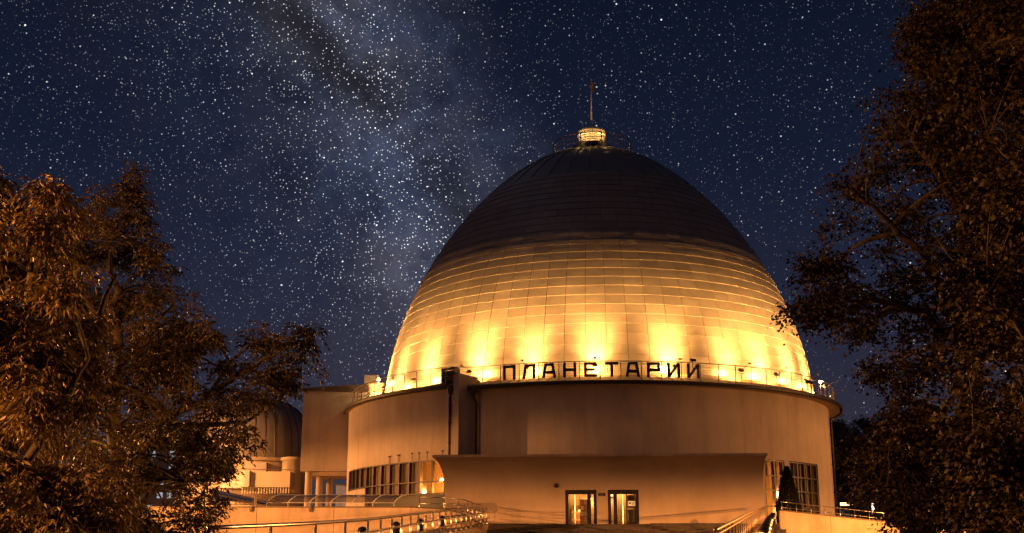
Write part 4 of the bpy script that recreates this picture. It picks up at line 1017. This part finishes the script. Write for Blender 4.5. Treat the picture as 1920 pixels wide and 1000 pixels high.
# near left tree, lit by the lamp
pA = [(-160, 1120), (-160, 330), (-30, 365), (20, 430), (60, 395), (95, 352), (120, 372), (138, 450), (175, 500), (165, 560), (190, 640), (150, 720), (210, 760), (185, 850), (230, 900), (215, 980), (240, 1120)]
pA2 = [(-100, 345), (-60, 290), (8, 300), (28, 322), (25, 350), (-20, 352)]
xa, za = at(-70, 1000, 14).x, 0
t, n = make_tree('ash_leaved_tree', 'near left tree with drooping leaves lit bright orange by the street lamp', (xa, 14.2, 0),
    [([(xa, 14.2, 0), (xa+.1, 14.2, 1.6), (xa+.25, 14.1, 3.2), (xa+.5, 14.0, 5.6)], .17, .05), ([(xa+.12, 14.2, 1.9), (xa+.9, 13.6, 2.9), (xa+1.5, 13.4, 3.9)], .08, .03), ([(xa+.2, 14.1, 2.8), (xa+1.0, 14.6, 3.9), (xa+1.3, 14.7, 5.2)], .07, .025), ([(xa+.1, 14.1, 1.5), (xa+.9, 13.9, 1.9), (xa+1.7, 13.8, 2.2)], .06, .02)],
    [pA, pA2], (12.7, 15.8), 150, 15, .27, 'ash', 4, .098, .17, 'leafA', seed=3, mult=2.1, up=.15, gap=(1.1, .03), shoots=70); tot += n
# darker left tree behind
pB = [(90, 1100), (80, 560), (95, 420), (120, 350), (150, 352), (175, 400), (205, 380), (215, 350), (250, 345), (275, 372), (300, 440), (330, 480), (322, 540), (345, 590), (330, 650), (395, 600), (400, 640), (350, 700), (385, 760), (380, 830), (420, 870), (425, 930), (400, 1000), (400, 1100)]
xb = at(230, 1000, 21).x
base = (xb, 21.5, 0); P = lambda x, y, Y: tuple(at(x, y, Y))
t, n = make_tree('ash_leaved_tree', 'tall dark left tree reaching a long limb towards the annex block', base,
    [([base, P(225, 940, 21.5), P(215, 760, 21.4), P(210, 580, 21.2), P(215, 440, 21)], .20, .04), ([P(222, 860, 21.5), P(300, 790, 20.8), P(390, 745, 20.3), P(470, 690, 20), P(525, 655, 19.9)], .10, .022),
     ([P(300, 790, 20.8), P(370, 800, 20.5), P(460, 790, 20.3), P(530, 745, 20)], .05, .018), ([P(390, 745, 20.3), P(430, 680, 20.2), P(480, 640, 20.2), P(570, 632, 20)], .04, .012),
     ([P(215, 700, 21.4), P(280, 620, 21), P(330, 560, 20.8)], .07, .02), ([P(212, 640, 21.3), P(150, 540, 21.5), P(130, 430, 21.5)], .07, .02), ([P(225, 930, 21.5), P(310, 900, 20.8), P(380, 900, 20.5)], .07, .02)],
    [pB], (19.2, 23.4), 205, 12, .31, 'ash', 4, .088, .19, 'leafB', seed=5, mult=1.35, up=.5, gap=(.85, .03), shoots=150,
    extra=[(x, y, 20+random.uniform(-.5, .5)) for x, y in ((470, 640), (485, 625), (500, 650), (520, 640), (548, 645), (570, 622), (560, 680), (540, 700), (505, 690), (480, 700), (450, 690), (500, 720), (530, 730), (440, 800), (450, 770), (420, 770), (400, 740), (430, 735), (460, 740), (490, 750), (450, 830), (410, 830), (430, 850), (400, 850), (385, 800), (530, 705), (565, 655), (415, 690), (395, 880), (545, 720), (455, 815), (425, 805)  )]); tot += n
print('leaves', tot)
# right trees
pR = [(1950, -120), (1950, 1120), (1700, 1120), (1690, 1000), (1640, 940), (1600, 905), (1625, 860), (1680, 800), (1700, 760), (1650, 720), (1640, 650), (1600, 640), (1590, 590), (1500, 600), (1485, 580), (1520, 560), (1505, 510), (1545, 480), (1600, 500), (1640, 450), (1580, 410), (1575, 350), (1610, 320), (1625, 290), (1680, 280), (1650, 230), (1625, 190), (1680, 170), (1690, 60), (1720, 40), (1770, 20), (1810, -120)]
xr = at(1830, 1000, 17).x; base = (xr, 17, 0)
t, n = make_tree('broadleaf_tree', 'tall dark right tree whose branches reach towards the dome', base,
    [([base, P(1825, 900, 17), P(1815, 650, 17), P(1800, 400, 17), P(1790, 150, 17), P(1785, -60, 17)], .24, .05), ([P(1815, 660, 17), P(1730, 590, 16.8), P(1640, 560, 16.6), P(1540, 570, 16.5)], .08, .014),
     ([P(1812, 600, 17), P(1730, 480, 16.8), P(1650, 400, 16.7), P(1600, 360, 16.6)], .08, .02), ([P(1800, 400, 17), P(1730, 280, 17), P(1670, 200, 17)], .07, .02), ([P(1822, 850, 17), P(1740, 830, 16.5), P(1660, 860, 16.4)], .07, .02),
     ([P(1795, 250, 17), P(1740, 120, 17), P(1720, 60, 17)], .05, .015)],
    [pR], (15.0, 19.0), 300, 17, .26, 'elm', 9, .070, .34, 'leafR', seed=9, mult=1.8, gap=(.8, -.01), shoots=160,
    extra=[(1485, 585, 16.5), (1500, 575, 16.5), (1520, 590, 16.5), (1550, 600, 16.5), (1530, 510, 16.6), (1560, 490, 16.6)]); tot += n
pR2 = [(1990, -60), (1990, 1120), (1780, 1120), (1800, 900), (1770, 760), (1830, 640), (1790, 480), (1850, 330), (1800, 190), (1830, 40), (1880, -60)]
xr = at(1990, 1000, 13).x; base = (xr, 13, 0)
t, n = make_tree('broadleaf_tree', 'nearest right tree filling the right edge of the photograph', base,
    [([base, P(1980, 800, 13), P(1970, 500, 13), P(1960, 200, 13), P(1950, -60, 13)], .2, .05), ([P(1975, 700, 13), P(1900, 600, 12.6), P(1850, 560, 12.5)], .06, .015), ([P(1978, 880, 13), P(1900, 840, 12.6), P(1830, 860, 12.5)], .06, .015), ([P(1965, 400, 13), P(1900, 300, 12.8), P(1850, 260, 12.8)], .06, .015)],
    [pR2], (11.8, 14.4), 170, 17, .26, 'elm', 8, .070, .36, 'leafR', seed=10, mult=1.8, gap=(1.0, -.02), shoots=60); tot += n
# distant trees right of the drum
for i, (pl, Y, sd, lab) in enumerate((([(1560, 960), (1558, 800), (1580, 790), (1600, 800), (1625, 765), (1650, 757), (1665, 790), (1690, 770), (1760, 800), (1800, 960)], 128, 21, 'round topped dark tree in the distance right of the drum'),
                              ([(1556, 960), (1552, 795), (1575, 792), (1590, 812), (1612, 820), (1640, 880), (1640, 960)], 118, 22, 'dark bushy tree close behind the right edge of the drum'),
                              ([(1600, 965), (1615, 905), (1640, 850), (1690, 840), (1740, 900), (1760, 965)], 103, 23, 'shrubby tree above the right retaining wall'))):
    cx_ = sum(p_[0] for p_ in pl)/len(pl); q = at(cx_, 960, Y); k = Y/120
    t, n = make_tree('distant_tree', lab, (q.x, Y, 2.5), [([(q.x, Y, 2.5), (q.x+.2, Y, 7), (q.x, Y, 10*k)], .3, .08), ([(q.x, Y, 6), (q.x+2, Y, 8.5*k), (q.x+3, Y, 10*k)], .12, .05), ([(q.x, Y, 5), (q.x-2, Y, 7.5*k), (q.x-2.6, Y, 9*k)], .12, .05)],
        [pl], (Y-2, Y+2), 90, 22, .85, 'elm', 7, .20*k, .4, 'leafF', seed=sd, twig_r=.05); tot += n
# thuja
TH = thing('thuja', 'dark conical thuja in front of the tall right window', 'shrub', (18.5, 80, 3.6))
mb = MB(); mb.tube([(0, 0, 0), (0, 0, 3.4)], [.06, .02], 6); mb.build('trunk', 'bark', TH)
R_ = np.random.default_rng(4); n = 9000; z = R_.uniform(0, 1, n)**1.35; rmax = .92*(1-z)**.80*(1-.35*(1-z)**6)+.02; a = R_.uniform(0, 2*PI, n); rr2 = rmax*(1-.35*R_.uniform(0, 1, n)**2)*(1+.09*np.sin(a*5+z*17))
Cc = np.stack([rr2*np.cos(a), rr2*np.sin(a), .35+z*3.45], 1); Dd = np.stack([np.cos(a)*.6, np.sin(a)*.6, np.full(n, .9)], 1)+R_.normal(0, .2, (n, 3)); Uu = R_.normal(0, 1, (n, 3))
leaf_mesh('crown', Cc*1.08, Dd, Uu, R_.uniform(.10, .2, n), R_.uniform(.02, .045, n), 'thuja', TH)
# distant lights on the right
for i, (x, y, Y, m_, w_, h_, lab, nm, ct) in enumerate(((1584, 945.5, 112, 'lampwarm', .42, .13, 'long bright lit shop sign box in the distance right of the drum', 'light_box', 'light box'), (1601, 947, 112, 'lampwarm', .12, .08, 'small orange light between the distant trees', 'distant_lamp', 'lamp'),
        (1614, 943, 112, 'lampwarm', .28, .22, 'orange lamp glowing among distant leaves', 'distant_lamp', 'lamp'), (1637, 953, 84, 'lampcold', .07, .30, 'thin white lamp above the right retaining wall', 'distant_lamp', 'lamp'))):
    q = at(x, y, Y); t = thing(nm, lab, ct, (q.x, q.y, 3)); mb = MB(); mb.tube([(0, .1, 0), (0, .1, q.z-3)], .05, 6); mb.build('post', 'black', t)
    mb = MB(); mb.box(-w_-.03, w_+.03, .02, .12, q.z-3-h_-.03, q.z-3+h_+.03); mb.build('case', 'black', t)
    mb = MB(); mb.box(-w_, w_, 0, .019, q.z-3-h_, q.z-3+h_); mb.build('lit_face', m_, t)
# far apartment block with lit windows behind the left trees
AP = thing('apartment_building', 'distant building with cold lit windows glimpsed through the left tree', 'building', (at(330, 900, 260).x, 260, 0))
mb = MB(); mb.box(-9, 9, 0, 12, 0, 30); mb.build('wall', 'plaster_dark', AP)
wd_ = None
for k in range(8):
    for j in range(9):
        if random.random() < .8: continue
        if wd_ is None: mb = MB(); mb.box(-.6, .6, -.08, -.01, -.7, .7); wd_ = mb.build('window', 'window_lit', AP)
        else: wd_ = wd_.copy(); C.objects.link(wd_)
        wd_.location = (-7.7+2.2*k, 0, 4+2.9*j)
print('total leaves', tot)
